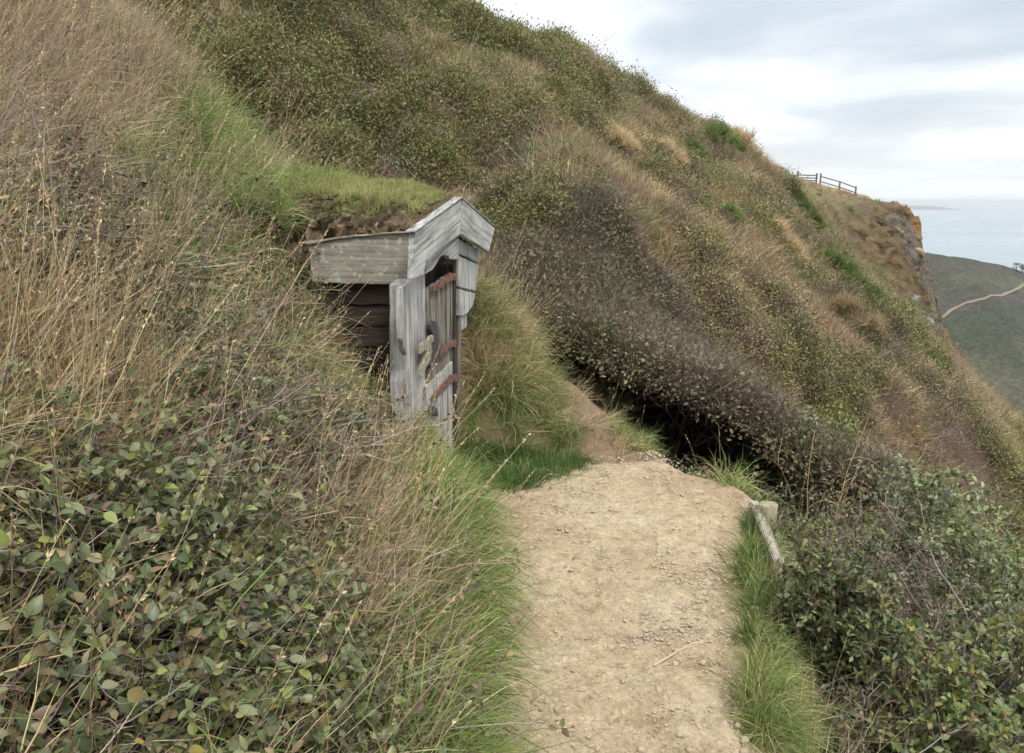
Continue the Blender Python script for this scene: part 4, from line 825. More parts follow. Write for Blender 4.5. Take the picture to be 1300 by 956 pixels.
# hummocks of scrub with dark clefts between them, and thin cover on the rock
hb = .85 * fbm(x * .8 + 3, y * .8, 3) + .3 * fbm(x * 2.4, y * 2.4 + 5, 2); hb = hb * sst(60, 25, dist) * (ch < 3); lowk = 1 - .92 * sst(-.08, -.3, hb)
rockm = rock_share(t, w) * sst(-.75, -.2, fbm(x * .5 + 4, y * .5, 3)); nearfence = (u > 990) & (u < 1110) & (v < 262)
lowk = lowk * ((1 - rockm) ** 3 + .10 * (ch > 3)) * np.where(nearfence, np.where(ch == 4, .5, .12), 1); hb = np.clip(hb, -.12, .55)
big = np.clip((dist / 14) ** .42, .75, 2.1)
for k_, (nm, col, s0, tilt, lab, pr) in enumerate((('olive_scrub', C_SOLIVE, (.75, 1.25), .5, 'olive green low scrub on the hillside', .5), ('green_scrub', C_SGREEN, (.75, 1.3), .5, 'dark green low scrub on the hillside', .5), ('brown_scrub', C_SBROWN, (.75, 1.25), .5, 'brown leafless scrub on the hillside', .55),
                                      ('heather', C_HEATH, (.8, 1.3), .6, 'purple brown heather on the slope', .6), ('slope_grass', C_FGRASS, (.6, 1.1), .35, 'dry straw coloured grass on the slope', .6), ('slope_green_grass', C_FGREEN, (.6, 1.1), .35, 'green grass among the scrub of the slope', .6),
                                      ('bracken', C_BRACK, (.7, 1.1), .5, 'rust brown bracken patches on the slope', .5), ('pale_bramble', C_WHITE, (.7, 1.1), .4, 'bramble with sky sheen painted pale into its leaves in the scrub', .5))):
    k = (ch == k_) & (R.random(len(x)) < pr * lowk); m_ = k.sum()
    up = unit(nr[k] * tilt + np.array([0, 0, 1 - tilt]) + R.normal(0, .12, (m_, 3)))
    scatter(nm, col, np.stack([x[k], y[k], z[k] - .04 + hb[k]], 1), frame_of(up, R.uniform(0, 6.28, m_)), R.uniform(*s0, m_) * big[k] * np.where(nearfence[k], .45, 1) * (1 - .45 * rockm[k]), lab)
k = (R.random(len(x)) < .012) & (dist < 24) & (ch < 3); m_ = k.sum()
scatter('dead_twigs', proto_set('dead_twig', g_tangle(4, (.4, .9), .004, [(3, (.34, .29, .24)), (2, (.2, .16, .13)), (1, (.45, .41, .36))], 0), 5, M_TWIG, 43), np.stack([x[k], y[k], z[k] + hb[k] + .12 * big[k]], 1), frame_of(unit(nr[k] * .5 + R.normal(0, .3, (m_, 3)) + np.array([0, 0, .5])), R.uniform(0, 6.28, m_)), R.uniform(.7, 1.3, m_) * big[k], 'pale dead twigs sticking out of the hillside scrub')

# ------------------------------------------------------------------ the windswept thicket, a mass of twigs over a dark hollow
TH_ = empty('windswept_thicket', (1.2, 7.6, gz(1.2, 7.6))); tag(TH_, 'low windswept blackthorn thicket over a dark hollow beyond the end of the path', 'thicket')
TB = np.array(TH_.location)
n = 5200; x = R.uniform(_lp[0, 0] - .3, _lp[-1, 0] + .2, n); y = lip_y(x) - .12 + R.random(n) * (th_depth(x) + .12) ; zc_ = canopy(x, y) - R.uniform(.0, .12, n)
edge = y - lip_y(x); zc_ = zc_ - np.where(edge < .2, R.uniform(0, .08, n), 0) - .06
mb = MB(); nrm = normals(canopy, x, y, .3); up = unit(nrm * .5 + np.array([.1, -.25, .6]) + R.normal(0, .22, (n, 3))); fr = frame_of(up, R.uniform(0, 6.28, n))
k = R.random(n); tp = fbm(x * 1.3, y * 1.3, 3)
C_TSM = proto_set('thicket_leaves', g_scrub([(4, (.255, .205, .125)), (4, (.27, .21, .145)), (3, (.225, .205, .105))], 110, .22, .2, (.022, .042), 44, wr=.5), 4, M_SCRUB, 40)
C_TGR = proto_set('thicket_green', g_scrub([(4, (.17, .175, .08)), (4, (.14, .15, .065)), (2, (.23, .205, .10))], 140, .22, .2, (.022, .042), 24, wr=.5), 4, M_SCRUB, 41)
C_TTW = proto_set('thicket_twigs', g_strands([(4, (.24, .19, .145)), (3, (.30, .25, .19)), (2, (.15, .115, .085))], 70, .16, .32, .005, (15, 80), 0, .2), 4, M_SCRUB, 42)
a1 = (k < .62) & (tp < .3); a2 = (k < .74) & ~a1; a3 = ~a1 & ~a2
for m_, c_ in ((a1, C_TSM), (a2, C_TGR), (a3, C_TTW)): realize(mb, c_, np.stack([x, y, zc_], 1)[m_], fr[m_], R.uniform(.65, 1.35, m_.sum()))
link('foliage', mb.mesh('thicket_foliage', offset=TB), TH_, M_SCRUB)
n = 70; xh = R.uniform(_lp[2, 0], _lp[-1, 0], n); yh = lip_y(xh) + R.uniform(-.35, .9, n)
scatter('hollow_leaves', C_PRIV, np.stack([xh, yh, ground(xh, yh)], 1), frame_of(upn(R, n, .25), R.uniform(0, 6.28, n)), R.uniform(.5, .95, n), 'dark leaves growing in the hollow under the thicket')
mb = MB(); n = 150; x0 = R.uniform(_lp[0, 0] + .1, _lp[-1, 0], n); y0 = lip_y(x0) + R.uniform(.55, 2.2, n); z0 = ground(x0, y0) - .05
x1 = x0 + R.normal(.1, .5, n); y1 = np.maximum(y0 - R.uniform(-.2, .9, n), lip_y(x1) + .04); z1 = canopy(x1, y1) - R.uniform(.02, .25, n)
ts = np.linspace(0, 1, 12)[None, :, None]; A = np.stack([x0, y0, z0], 1)[:, None]; B = np.stack([x1, y1, z1], 1)[:, None]
pts = A + (B - A) * ts + np.array([0, 0, .22]) * (ts * (1 - ts)) * R.normal(1, 1, (n, 1, 1)) + np.cumsum(R.normal(0, .022, (n, 12, 3)), 1) * np.sqrt(ts)
pts[:, 1:, 2] = np.minimum(pts[:, 1:, 2], np.maximum(canopy(pts[:, 1:, 0], np.maximum(pts[:, 1:, 1], lip_y(pts[:, 1:, 0]))) - .06, pts[:, :1, 2]))
tubes(mb, pts, R.uniform(.008, .026, n), .004, pick(R, n, [(3, (.075, .062, .05)), (2, (.12, .10, .08)), (2, (.05, .04, .032))]), 6)
b, t_ = along(R, pts, 5, .6, 1); p2 = grow(R, b, unit(t_ + R.normal(0, .8, t_.shape)), R.uniform(.15, .5, len(b)), 6, .25, .03); tubes(mb, p2, .004, .0012, pick(R, len(b), P_TWIG), 4)
b, t_ = along(R, p2, 3, .2, 1); p3 = grow(R, b, unit(t_ + R.normal(0, .8, t_.shape)), R.uniform(.06, .2, len(b)), 4, .25, .02); tubes(mb, p3, .0016, .0007, pick(R, len(b), P_TWIG), 3)
link('branches', mb.mesh('thicket_branches', True, TB), TH_, M_TWIG)

# ------------------------------------------------------------------ shrubs and cover on the right of the path
n = 9000; x = R.uniform(.75, 6.5, n); y = R.uniform(.6, 7.5, n)
keep = (x > path_r(y) + .12) & ~in_thicket(x, y) & ~((y > lip_y(x) - 1.35) & (x < 2.3)) & (R.random(n) < np.clip(3 / np.hypot(x, y), .25, 1)); x, y = x[keep], y[keep]; z = ground(x, y); u, v = proj(np.stack([x, y, z], 1))
nr = normals(surf, x, y, .2); d = x - path_r(y); rr_ = R.random(len(x))
for nm, col, msk, s0, lab in (('bramble_cover', C_BRAM, (rr_ < .30) & (d > .25), (.7, 1.05), 'bramble leaves covering the slope right of the path'), ('privet_cover', C_PRIV, (rr_ > .3) & (rr_ < .58) & (d > .25), (.8, 1.15), 'dark small leaved cover on the slope right of the path'),
                              ('twig_tangle', C_TANG, (rr_ > .58) & (rr_ < .75) & (d > .2), (.7, 1.1), 'bare twigs tangled on the slope right of the path'), ('dry_grass', C_DRY, (rr_ > .75) & (rr_ < .92) & (d > .05), (.6, 1.0), 'dry grass on the slope right of the path'), ('verge_grass', C_GREEN, (rr_ > .55) & (d < .32), (.35, .6), 'green grass along the right edge of the path')):
    m_ = msk.sum(); scatter(nm, col, np.stack([x, y, z], 1)[msk], frame_of(unit(nr[msk] * .4 + np.array([0, 0, .6]) + R.normal(0, .15, (m_, 3))), R.uniform(0, 6.28, m_)), R.uniform(*s0, m_), lab)

def shrub(name, label, cat, u, v, y, rx, H, pal, nst=26, leaf=(.022, .036), wr=.5, per=26, group=None, twp=P_TWIG, ntop=1.0, lean=(0, 0, 0)):
    """u, v: where the middle of its crown is seen, y: how far off; stands on the slope below"""
    c = P(u, v, y); zb = gz(c[0], c[1]); h = max(.2, c[2] + H * .5 - zb); base = np.array([c[0], c[1], zb - .03])
    o = empty(name, base); tag(o, label, cat, group)
    r = np.random.default_rng(int(u * 7 + v)); mb = MB(); lf = MB()
    p0 = disc(r, nst, rx * .25); tgt = disc(r, nst, rx) * .9; dome = np.sqrt(np.clip(1 - (np.linalg.norm(tgt, axis=1) / rx) ** 2 * .75, .1, 1)); tgt[:, 2] = h * dome * r.uniform(.72, 1.05, nst); tgt = tgt + np.array(lean) * h
    ts = np.linspace(0, 1, 9)[None, :, None]; pts = p0[:, None] * (1 - ts) + tgt[:, None] * ts; pts[..., :2] = p0[:, None, :2] + (tgt - p0)[:, None, :2] * ts ** 1.5; pts = pts + np.cumsum(r.normal(0, .012, pts.shape), 1) * ts
    tubes(mb, pts, r.uniform(.004, .008, nst), .0015, pick(r, nst, twp), 5)
    b, t_ = along(r, pts, 9, .35, 1); p2 = grow(r, b, unit(t_ * .7 + r.normal(0, .7, t_.shape) + np.array([0, 0, .1])), r.uniform(.25, .55, len(b)) * rx, 6, .18, .02); tubes(mb, p2, .0022, .0008, pick(r, len(b), twp), 4)
    b, t_ = along(r, p2, 2, .3, 1); p3 = grow(r, b, unit(t_ + r.normal(0, .7, t_.shape)), r.uniform(.12, .3, len(b)) * rx, 4, .2, .02); tubes(mb, p3, .0012, .0006, pick(r, len(b), twp), 3)
    for q, k_ in ((p2, per // 2), (p3, max(1, per // 4))):
        b, t_ = along(r, q, k_, .1, 1); n_ = len(b); leaves(lf, b, leafdir(r, t_, .8, .15), upn(r, n_, .55), r.uniform(*leaf, n_), wr * r.uniform(.8, 1.2, (n_, 1)), pick(r, n_, pal), .15, .15)
    link('branches', mb.mesh(name + '_branches', True), o, M_TWIG)
    if lf.n: link('foliage', lf.mesh(name + '_foliage'), o, M_LEAF)
    return o
P_FRESH = [(4, (.155, .185, .066)), (3, (.108, .14, .05)), (2, (.20, .225, .09)), (1, (.26, .25, .10)), (.7, (.30, .33, .25))]  # brightened, with a palest tone, to put white leaf sheen into the colour
P_YEL = [(4, (.15, .185, .055)), (3, (.11, .145, .045)), (2, (.18, .19, .05)), (1, (.26, .22, .05)), (.7, (.14, .07, .045))]
P_REDD = [(3, (.10, .10, .045)), (2, (.15, .09, .06)), (2, (.07, .08, .035)), (1, (.2, .16, .07))]
shrub('privet_shrub', 'large dark glossy privet shrub crowding the right edge of the path in front', 'shrub', 1062, 775, 2.75, .28, .58, P_PRIV, 40, (.02, .033), .52, 26)
shrub('privet_shrub', 'yellow green leafy shrub in the bottom right corner', 'shrub', 1190, 850, 2.45, .36, .34, P_YEL, 30, (.024, .04), .5, 20)
shrub('privet_shrub', 'dark small leaved shrub at the right rim behind the corner shrub', 'shrub', 1285, 745, 3.2, .34, .5, P_PRIV, 30, (.02, .034), .5, 20)
shrub('bramble_shrub', 'fresh green leafy shrub standing midway between thicket end and right rim', 'shrub', 1150, 625, 4.5, .40, .55, P_FRESH, 30, (.026, .045), .5, 20)
shrub('bramble_shrub', 'pale green leafy shrub on the slope at the right rim above the dark one', 'shrub', 1245, 670, 4.0, .42, .5, P_FRESH, 30, (.028, .046), .52, 18)
shrub('bramble_shrub', 'small upright green shrub at the lower end of the thicket behind the dry stems', 'shrub', 1040, 563, 5.6, .24, .55, P_FRESH, 22, (.025, .045), .4, 18)
shrub('thorn_shrub', 'twiggy reddish shrub with few leaves between privet and fresh green shrub', 'shrub', 1120, 690, 3.5, .34, .45, P_REDD, 34, (.014, .024), .55, 8)
shrub('thorn_shrub', 'tangled yellowish thorn shrub just right of the retaining post', 'shrub', 1062, 672, 4.0, .2, .35, P_YEL, 22, (.014, .024), .55, 14)
shrub('thorn_shrub', 'half bare greyish thorn shrub above the yellow green corner shrub', 'shrub', 1175, 765, 2.9, .26, .4, P_REDD, 30, (.016, .028), .5, 9)
# ------------------------------------------------------------------ mound beside the door, dirt slope and verges
def patch_of(name, coll, n, poly, s0, lab, tilt=.4, zf=ground, lean=None, jit=.9, dz=-.01):
    """grass over the piece of ground seen inside a pixel polygon of the design"""
    poly = np.array(poly, float); out = []
    us = R.uniform(poly[:, 0].min(), poly[:, 0].max(), n); vs = R.uniform(poly[:, 1].min(), poly[:, 1].max(), n); ins = np.zeros(n, bool); j = len(poly) - 1
    for i in range(len(poly)):
        c = ((poly[i, 1] > vs) != (poly[j, 1] > vs)) & (us < (poly[j, 0] - poly[i, 0]) * (vs - poly[i, 1]) / (poly[j, 1] - poly[i, 1] + 1e-9) + poly[i, 0]); ins ^= c; j = i
    for a, b in zip(us[ins], vs[ins]):
        q = march(a, b, zf, 1.8, 12, 500)
        if q is not None: out.append(q)
    p_ = np.array(out); x, y = p_[:, 0], p_[:, 1]; nr = normals(surf, x, y, .15); m_ = len(x); p_[:, 2] = zf(x, y) + dz
    hd = np.arctan2(nr[:, 1], nr[:, 0]) + R.normal(0, jit, m_)
    return scatter(name, coll, p_, frame_of(unit(nr * tilt + np.array([0, 0, 1 - tilt]) + R.normal(0, .12, (m_, 3))), hd), R.uniform(*s0, m_), lab)
patch_of('mound_grass', C_DRY, 260, [(596, 350), (625, 345), (665, 430), (700, 520), (690, 545), (640, 500), (590, 470), (588, 400)], (.5, .85), 'dry grass draped over the earth mound beside the door', .7)
patch_of('mound_grass', C_GREEN, 90, [(640, 440), (665, 430), (715, 540), (735, 585), (700, 570), (665, 500)], (.5, .9), 'green grass hanging down the right side of the earth mound', .7)
patch_of('lush_grass', C_LUSH, 420, [(580, 575), (640, 578), (735, 590), (742, 604), (700, 622), (640, 634), (600, 622), (582, 600)], (.7, 1.3), 'bright green grass at the foot of the mound by the door', .2)
patch_of('dirt_slope_grass', C_DRY, 150, [(690, 470), (740, 480), (790, 540), (850, 560), (880, 590), (790, 590), (740, 560), (705, 510)], (.3, .6), 'dead grass on the trodden slope behind the path', .6)
patch_of('dirt_slope_grass', C_GREEN, 70, [(770, 540), (830, 545), (885, 585), (850, 590), (790, 575)], (.35, .6), 'green grass on the trodden slope behind the path', .5)
patch_of('verge_grass', C_GREEN, 190, [(893, 590), (940, 592), (1010, 625), (1005, 655), (985, 640), (950, 628), (905, 608)], (.5, .95), 'long green grass at the far right end of the path', .3)
patch_of('verge_grass', C_LUSH, 110, [(945, 650), (960, 650), (985, 740), (992, 800), (960, 790), (945, 740)], (.7, 1.3), 'green grass between path and retaining board', .2)
patch_of('verge_grass', C_GREEN, 260, [(950, 690), (985, 720), (1010, 955), (955, 955), (945, 860), (950, 800), (942, 740)], (.3, .6), 'longer grass along the right edge of the path', .3)
patch_of('verge_dry_grass', C_DRY, 130, [(945, 690), (975, 720), (1015, 955), (955, 955), (945, 866), (950, 800), (942, 740)], (.2, .45), 'dead grass along the right edge of the path', .3)
patch_of('dry_grass', C_STEM, 40, [(985, 600), (1070, 615), (1075, 650), (1000, 660)], (.5, .8), 'dry grass behind the retaining post', .2)

def tussock(u, v, size, label, pal=P_GREEN, nb=150, elev=(25, 85), w=(.0025, .005), grav=-.17, name='grass_tussock'):
    q = march(u, v, ground, 1.8, 12, 2500); x, y = float(q[0]), float(q[1]); z = max(gz(x, y), (float(path_z(x, y)) - .01) if path_l(y) < x < path_r(y) and y < 4.8 else -9)
    r = np.random.default_rng(int(u * 3 + v)); mb = MB(); pts = grow(r, disc(r, nb, size * .28), cone_dirs(r, nb, *elev), r.uniform(.5, 1.1, nb) * size, 6, .09, grav); c = pick(r, nb, pal); blades(mb, r, pts, r.uniform(*w, nb), c * .85, c * 1.08)
    o = link(name, mb.mesh(name), None, M_GRASS, (x, y, z - .01)); tag(o, label, 'grass tussock', 'grass tussocks round the path'); return o
tussock(806, 535, .36, 'large green tussock on the trodden slope below the thicket', P_GREEN, 260)
tussock(950, 815, .15, 'short stiff dark green tussock alone on the right edge of the path', P_LUSH, 190, (25, 85), (.002, .004), -.08)
tussock(748, 588, .10, 'small green tussock on bare earth at the end of the mound', P_LUSH, 90)
tussock(770, 613, .07, 'tiny green tussock in the bare earth at the back of the path', P_LUSH, 60)
tussock(1000, 622, .27, 'tall green tussock behind the retaining post', P_GREEN, 170)
tussock(925, 605, .22, 'broad green tussock at the far right corner of the path', P_GREEN, 240)
tussock(965, 745, .16, 'green tussock on the inner side of the retaining board', P_GREEN, 150)
tussock(655, 470, .36, 'brown dead tussock drooping over the earth mound', P_STRAW, 300, (10, 80), (.002, .004), -.2)
tussock(620, 430, .38, 'dead straw tussock on the top of the earth mound beside the broken plank', P_STRAW, 320, (10, 80), (.002, .004), -.2)
tussock(690, 500, .34, 'long green tussock drooping down the right flank of the mound', P_GREEN, 280, (10, 80), (.002, .0045), -.2)
tussock(740, 540, .24, 'pale dead tussock lying on the trodden slope', P_PINKSTRAW, 220, (5, 60), (.002, .004), -.15)
# dry reeds in front of the thicket
for k, (u, v, h, lab) in enumerate(((1024, 640, .62, 'leftmost tall dry stem in front of the thicket'), (1031, 644, .52, 'dry stem beside the leftmost one in front of the thicket'), (1038, 640, .68, 'straight dry stem rising below the small upright shrub'), (1045, 645, .55, 'short dry stem below the small upright shrub'),
                                    (1056, 640, .66, 'dry stem leaning right below the small upright shrub'), (1064, 644, .6, 'rightmost dry stem in front of the thicket'))):
    q = P(u, v, 4.9); z = gz(q[0], q[1]); h = h + max(0, q[2] - z) ; r = np.random.default_rng(90 + k); mb = MB(); pts = grow(r, np.zeros((1, 3)), np.array([[r.normal(0, .14), r.normal(0, .1), 1]]), h, 9, .05, -.012); tubes(mb, pts, .0032, .0014, pick(r, 1, P_STRAW), 5)
    b, t_ = along(r, pts, 5, .2, .8); pp = grow(r, b, unit(t_ + r.normal(0, .6, t_.shape)), r.uniform(.12, .28, len(b)), 5, .15, -.15); c = pick(r, len(b), P_STRAW); blades(mb, r, pp, .005, c, c)
    tag(link('dry_stem', mb.mesh('dry_stem'), None, M_GRASS, (q[0], q[1], z)), lab, 'dry stem', 'dry stems in front of the thicket')

# ------------------------------------------------------------------ bare thorn branches lying over the cover
def bare_branch(px, y0, y1, label, r0=.005, seed=0, col=None):
    r = np.random.default_rng(500 + seed); A = [P(u, v, y0 + (y1 - y0) * k / (len(px) - 1)) for k, (u, v) in enumerate(px)]; A = np.array(A); s = np.linspace(0, len(A) - 1, 16)
    pts = np.stack([np.interp(s, np.arange(len(A)), A[:, i]) for i in range(3)], 1)[None] + np.cumsum(r.normal(0, .005, (1, 16, 3)), 1); base = A[0].copy()
    zg = gz(base[0], base[1]); foot = np.array([[[base[0], base[1], min(zg - .03, base[2] - .02)]]]); pts = np.concatenate([foot, pts], 1)
    c = np.array([.15, .12, .105]) if col is None else np.array(col); mb = MB(); tubes(mb, pts, r0, r0 * .35, c, 6)
    b, t_ = along(r, pts, 16, .15, 1); p2 = grow(r, b, unit(t_ + r.normal(0, .6, t_.shape)), r.uniform(.06, .22, len(b)), 6, .16, .02); tubes(mb, p2, r0 * .38, r0 * .2, pick(r, len(b), P_TWIG), 4)
    b, t_ = along(r, p2, 3, .2, 1); p3 = grow(r, b, unit(t_ + r.normal(0, .9, t_.shape)), r.uniform(.02, .07, len(b)), 3, .15, 0); tubes(mb, p3, r0 * .2, r0 * .1, pick(r, len(b), P_TWIG), 3)
    foot = foot[0, 0]; tag(link('bare_branch', mb.mesh('bare_branch', True, foot), None, M_TWIG, foot), label, 'branch', 'bare thorn branches over the undergrowth')
bare_branch([(205, 640), (270, 575), (345, 515), (392, 498)], 1.9, 2.6, 'dark bare branch rising across the brambles in the middle of the left bank', .006, 1)
bare_branch([(120, 620), (180, 640), (240, 600), (300, 560)], 1.75, 2.1, 'grey bare branch curving through the lower left brambles', .005, 2)
bare_branch([(330, 660), (380, 610), (440, 585)], 2.2, 2.7, 'bare branch pointing from the brambles towards the hut corner post', .0045, 3)
bare_branch([(60, 190), (30, 120), (8, 60)], 2.9, 3.2, 'thin dark branch standing up at the top left rim', .004, 4)
bare_branch([(250, 480), (320, 420), (380, 380)], 2.7, 3.3, 'bare branch below the left end of the eaves board', .0045, 5)
bare_branch([(1180, 790), (1130, 720), (1085, 690), (1070, 655)], 2.9, 3.5, 'bare branch over the shrubs below the retaining post', .006, 6)
bare_branch([(1230, 790), (1190, 730), (1160, 690), (1120, 640)], 3.0, 3.8, 'grey bare branch leaning over the shrubs on the right slope', .006, 7)
bare_branch([(20, 760), (70, 690), (90, 640)], 1.55, 1.75, 'pale dry branch upright in the lower left corner', .004, 8, (.32, .26, .18))

# ------------------------------------------------------------------ retaining board, post, stones and a straw on the path
def solid(mb, prof, z0, z1, col): pass
b0 = PZ(951, 634, .075); b1 = PZ(982, 710, .075); dirb = (b1 - b0) / np.linalg.norm(b1 - b0); nb_ = np.array([dirb[1], -dirb[0], 0]); nb_ = nb_ if nb_[0] > 0 else -nb_
bm = bmesh.new(); ln = np.linalg.norm(b1 - b0); rr = random.Random(5); sec = []
for k in range(15):
    c = b0 + dirb * ln * k / 14; wv = rr.gauss(0, .0025); sec.append([bm.verts.new(Vector(c + nb_ * a + np.array([0, 0, h + (wv if h > -.05 else 0)]) - b0)) for a, h in ((0, -.2), (.048, -.2), (.048, .0), (0, .0))])
for k in range(14):
    for j in range(4): bm.faces.new((sec[k][j], sec[k][(j + 1) % 4], sec[k + 1][(j + 1) % 4], sec[k + 1][j]))
bm.faces.new(sec[0][::-1]); bm.faces.new(sec[-1]); bmesh.ops.recalc_face_normals(bm, faces=bm.faces); bmesh.ops.bevel(bm, geom=[e for e in bm.edges if e.calc_face_angle(0) > .9], offset=.006, segments=2, affect='EDGES')
me = bpy.data.meshes.new('retaining_board'); bm.to_mesh(me); bm.free(); grain(me, dirb, [0, 0, 1], 2); tag(link('retaining_board', me, None, M_PALE, b0), 'pale sawn timber board on edge holding up the right side of the path', 'board')
def round_post(name, loc, r0, h, mat, label, cat, sides=20, tilt=(0, 0)):
    bm = bmesh.new(); rr = random.Random(3); rings = []
    for k in range(7):
        zz = -.4 + (h + .4) * k / 6; rings.append([bm.verts.new((r0 * (1 + rr.gauss(0, .012)) * math.cos(6.2832 * j / sides) + tilt[0] * zz, r0 * (1 + rr.gauss(0, .012)) * math.sin(6.2832 * j / sides) + tilt[1] * zz, zz + (rr.gauss(0, .001) if k == 6 else 0))) for j in range(sides)])
    for k in range(6):
        for j in range(sides): bm.faces.new((rings[k][j], rings[k][(j + 1) % sides], rings[k + 1][(j + 1) % sides], rings[k + 1][j])).smooth = True
    bm.faces.new(rings[-1]); bm.edges.ensure_lookup_table(); bmesh.ops.bevel(bm, geom=[e for e in bm.edges if e.calc_face_angle(0) > .9], offset=.005, segments=2, affect='EDGES')
    me = bpy.data.meshes.new(name); bm.to_mesh(me); bm.free(); grain(me, [0, 0, 1], [1, 0, 0], 4); return tag(link(name, me, None, mat, loc), label, cat)
pt = PZ(972, 640, .10); round_post('timber_post', (pt[0] + .012, pt[1], 0), .046, .10, M_POST, 'short round sawn-off timber post behind the end of the retaining board', 'post', tilt=(.03, 0))
def stone(mb, r, s, flat=.5, nsub=2, cuts=7):
    bm = bmesh.new(); bmesh.ops.create_icosphere(bm, subdivisions=nsub, radius=1); k = r.normal(0, 1, (cuts, 3)); k = unit(k); o = r.uniform(.5 if cuts > 7 else .55, .9, cuts)
    V = np.array([v.co[:] for v in bm.verts])
    for a, b in zip(k, o):
        d = V @ a; V = V - np.maximum(d - b, 0)[:, None] * a
    V = V * np.array([1, r.uniform(.6, .95), flat * r.uniform(.7, 1.2)]) * s; T = np.array([[v.index for v in f.verts] for f in bm.faces]); bm.free(); mb.add(V, (.4, .37, .33), T)
def p_peb(mb, r): stone(mb, r, 1.0, .45, 2)
C_PEB = proto_set('pebble', p_peb, 8, M_PEB, 60)
n = 26000; y = 1.0 + 3.8 * R.random(n) ** .8; q = R.random(n); x = path_l(y) + (path_r(y) - path_l(y)) * (.03 + .94 * q); dn = fbm(x * 3.2, y * 2.2, 3); k = R.random(n) < np.clip(.5 + 1.1 * dn, .1, 1); x, y = x[k], y[k]; n = len(x)
sz = np.exp(R.normal(math.log(.0036), .6, n)); sz = np.clip(sz, .0014, .016)
scatter('gravel', C_PEB, np.stack([x, y, path_z(x, y) + sz * .12], 1), frame_of(unit(np.array([0, 0, 1]) + R.normal(0, .25, (n, 3))), R.uniform(0, 6.28, n)), sz, 'small flat stones trodden into the earth of the path')
def litter(mb, r):
    pts = grow(r, np.zeros((1, 3)), np.array([[1, 0, .02]]), 1.0, 5, .12, 0); pts[..., 2] = np.abs(pts[..., 2]) * .2; c = pick(r, 1, P_STRAW); blades(mb, r, pts, .03, c, c)
C_LIT = proto_set('straw_bit', litter, 6, M_GRASS, 61)
n = 420; y = R.uniform(1.6, 5.0, n); q = R.beta(.55, .55, n); x = path_l(y) + (path_r(y) - path_l(y)) * q; scatter('straw_litter', C_LIT, np.stack([x, y, path_z(x, y) + .004], 1), frame_of(unit(np.array([0, 0, 1]) + R.normal(0, .06, (n, 3))), R.uniform(0, 6.28, n)), R.uniform(.02, .09, n), 'bits of straw and leaf blown onto the path')
A = [PZ(830, 845, .012), PZ(852, 832, .016), PZ(876, 818, .02)]; Bq = [PZ(876, 818, .02), PZ(900, 812, .014), PZ(925, 806, .01)]
mb = MB(); pts = np.array([A + Bq[1:]]); tubes(mb, pts, .0042, .0022, np.array([.52, .42, .27]), 6); ctr = pts[0, 2].copy(); tag(link('straw_stalk', mb.mesh('straw_stalk', True, ctr), None, M_GRASS, ctr), 'bent yellow straw stalk lying on the path near its right edge', 'stalk')

# ------------------------------------------------------------------ gorse bushes and rocks out on the slope
C_GOR = proto_set('gorse_tuft', g_gorse, 5, M_SCRUB, 70)
def bush(name, u, v, px, label, cat, group, coll, mat, per=26, hf=.6):
    q = None
    while q is None and v < 500: q = march(u, v, lambda x, y: hill(x, y) - drop(x, y), 9, 140); v += 3
    if q is None: print('missed', label); return
    dist = np.linalg.norm(q - EYE); s = px / F * dist * .5; base = np.array([q[0], q[1], gz(q[0], q[1]) - .05]); mb = MB(); a = R.uniform(0, 6.28, per); rr = np.sqrt(R.random(per)) * s
    ox, oy = np.cos(a) * rr, np.sin(a) * rr; oz = np.array([gz(base[0] + i, base[1] + j) for i, j in zip(ox, oy)]) - base[2] + .45 + s * .3 + s * hf * (1 - (rr / s) ** 2) * R.uniform(.2, 1, per)
    pts = np.stack([ox, oy, oz], 1); up = unit(np.stack([ox / s * .7, oy / s * .7, np.ones(per)], 1) + R.normal(0, .2, (per, 3))); realize(mb, coll, pts, frame_of(up, R.uniform(0, 6.28, per)), R.uniform(1.1, 1.7, per) * s * .95)
    o = link(name, mb.mesh(name, offset=np.zeros(3)), None, mat, base); tag(o, label, cat, group)
GG = 'gorse bushes on the cliff slope'
for u, v, px, lab in ((918, 205, 40, 'bright green gorse bush highest on the slope, below the skyline shrubs'), (884, 218, 30, 'dark green gorse bush on the upper slope left of the highest one'), (1008, 270, 34, 'gorse bush straight below the far gate'), (1024, 300, 36, 'gorse bush just below the one under the far gate'),
                      (1070, 376, 46, 'largest gorse bush in the middle of the far slope'), (1092, 398, 34, 'gorse bush touching the lower right of the largest one'), (1112, 412, 34, 'gorse bush above the lowest gorse run'), (1130, 432, 34, 'gorse bush in the lower part of the run down the far slope'),
                      (1142, 462, 30, 'lowest gorse bush of the run below the largest bush'), (1188, 492, 30, 'gorse bush below the bare rocky cliff face'), (1112, 500, 32, 'low gorse bush between dry grass and purple heather'), (932, 305, 24, 'small gorse tuft above the grey rocks on the slope'), (978, 412, 22, 'small gorse tuft beside the grey rocks on the slope')):
    bush('gorse_bush', u, v, px, lab, 'gorse bush', GG, C_GOR, M_SCRUB)
for u, v, px, lab in ((1092, 440, 50, 'round tuft of dead straw grass in the middle of the far slope'), (950, 200, 46, 'pale grass tuft below the skyline shrubs'), (1002, 345, 44, 'straw grass tuft on the slope above the grey rocks'), (792, 215, 40, 'rusty grass clump by the bare earth scar on the near slope'), (840, 225, 44, 'tall dry grass clump right of the bare earth scar')):
    bush('straw_clump', u, v, px, lab, 'grass clump', 'straw clumps on the slope', C_FGRASS, M_GRASS, 20, .35)
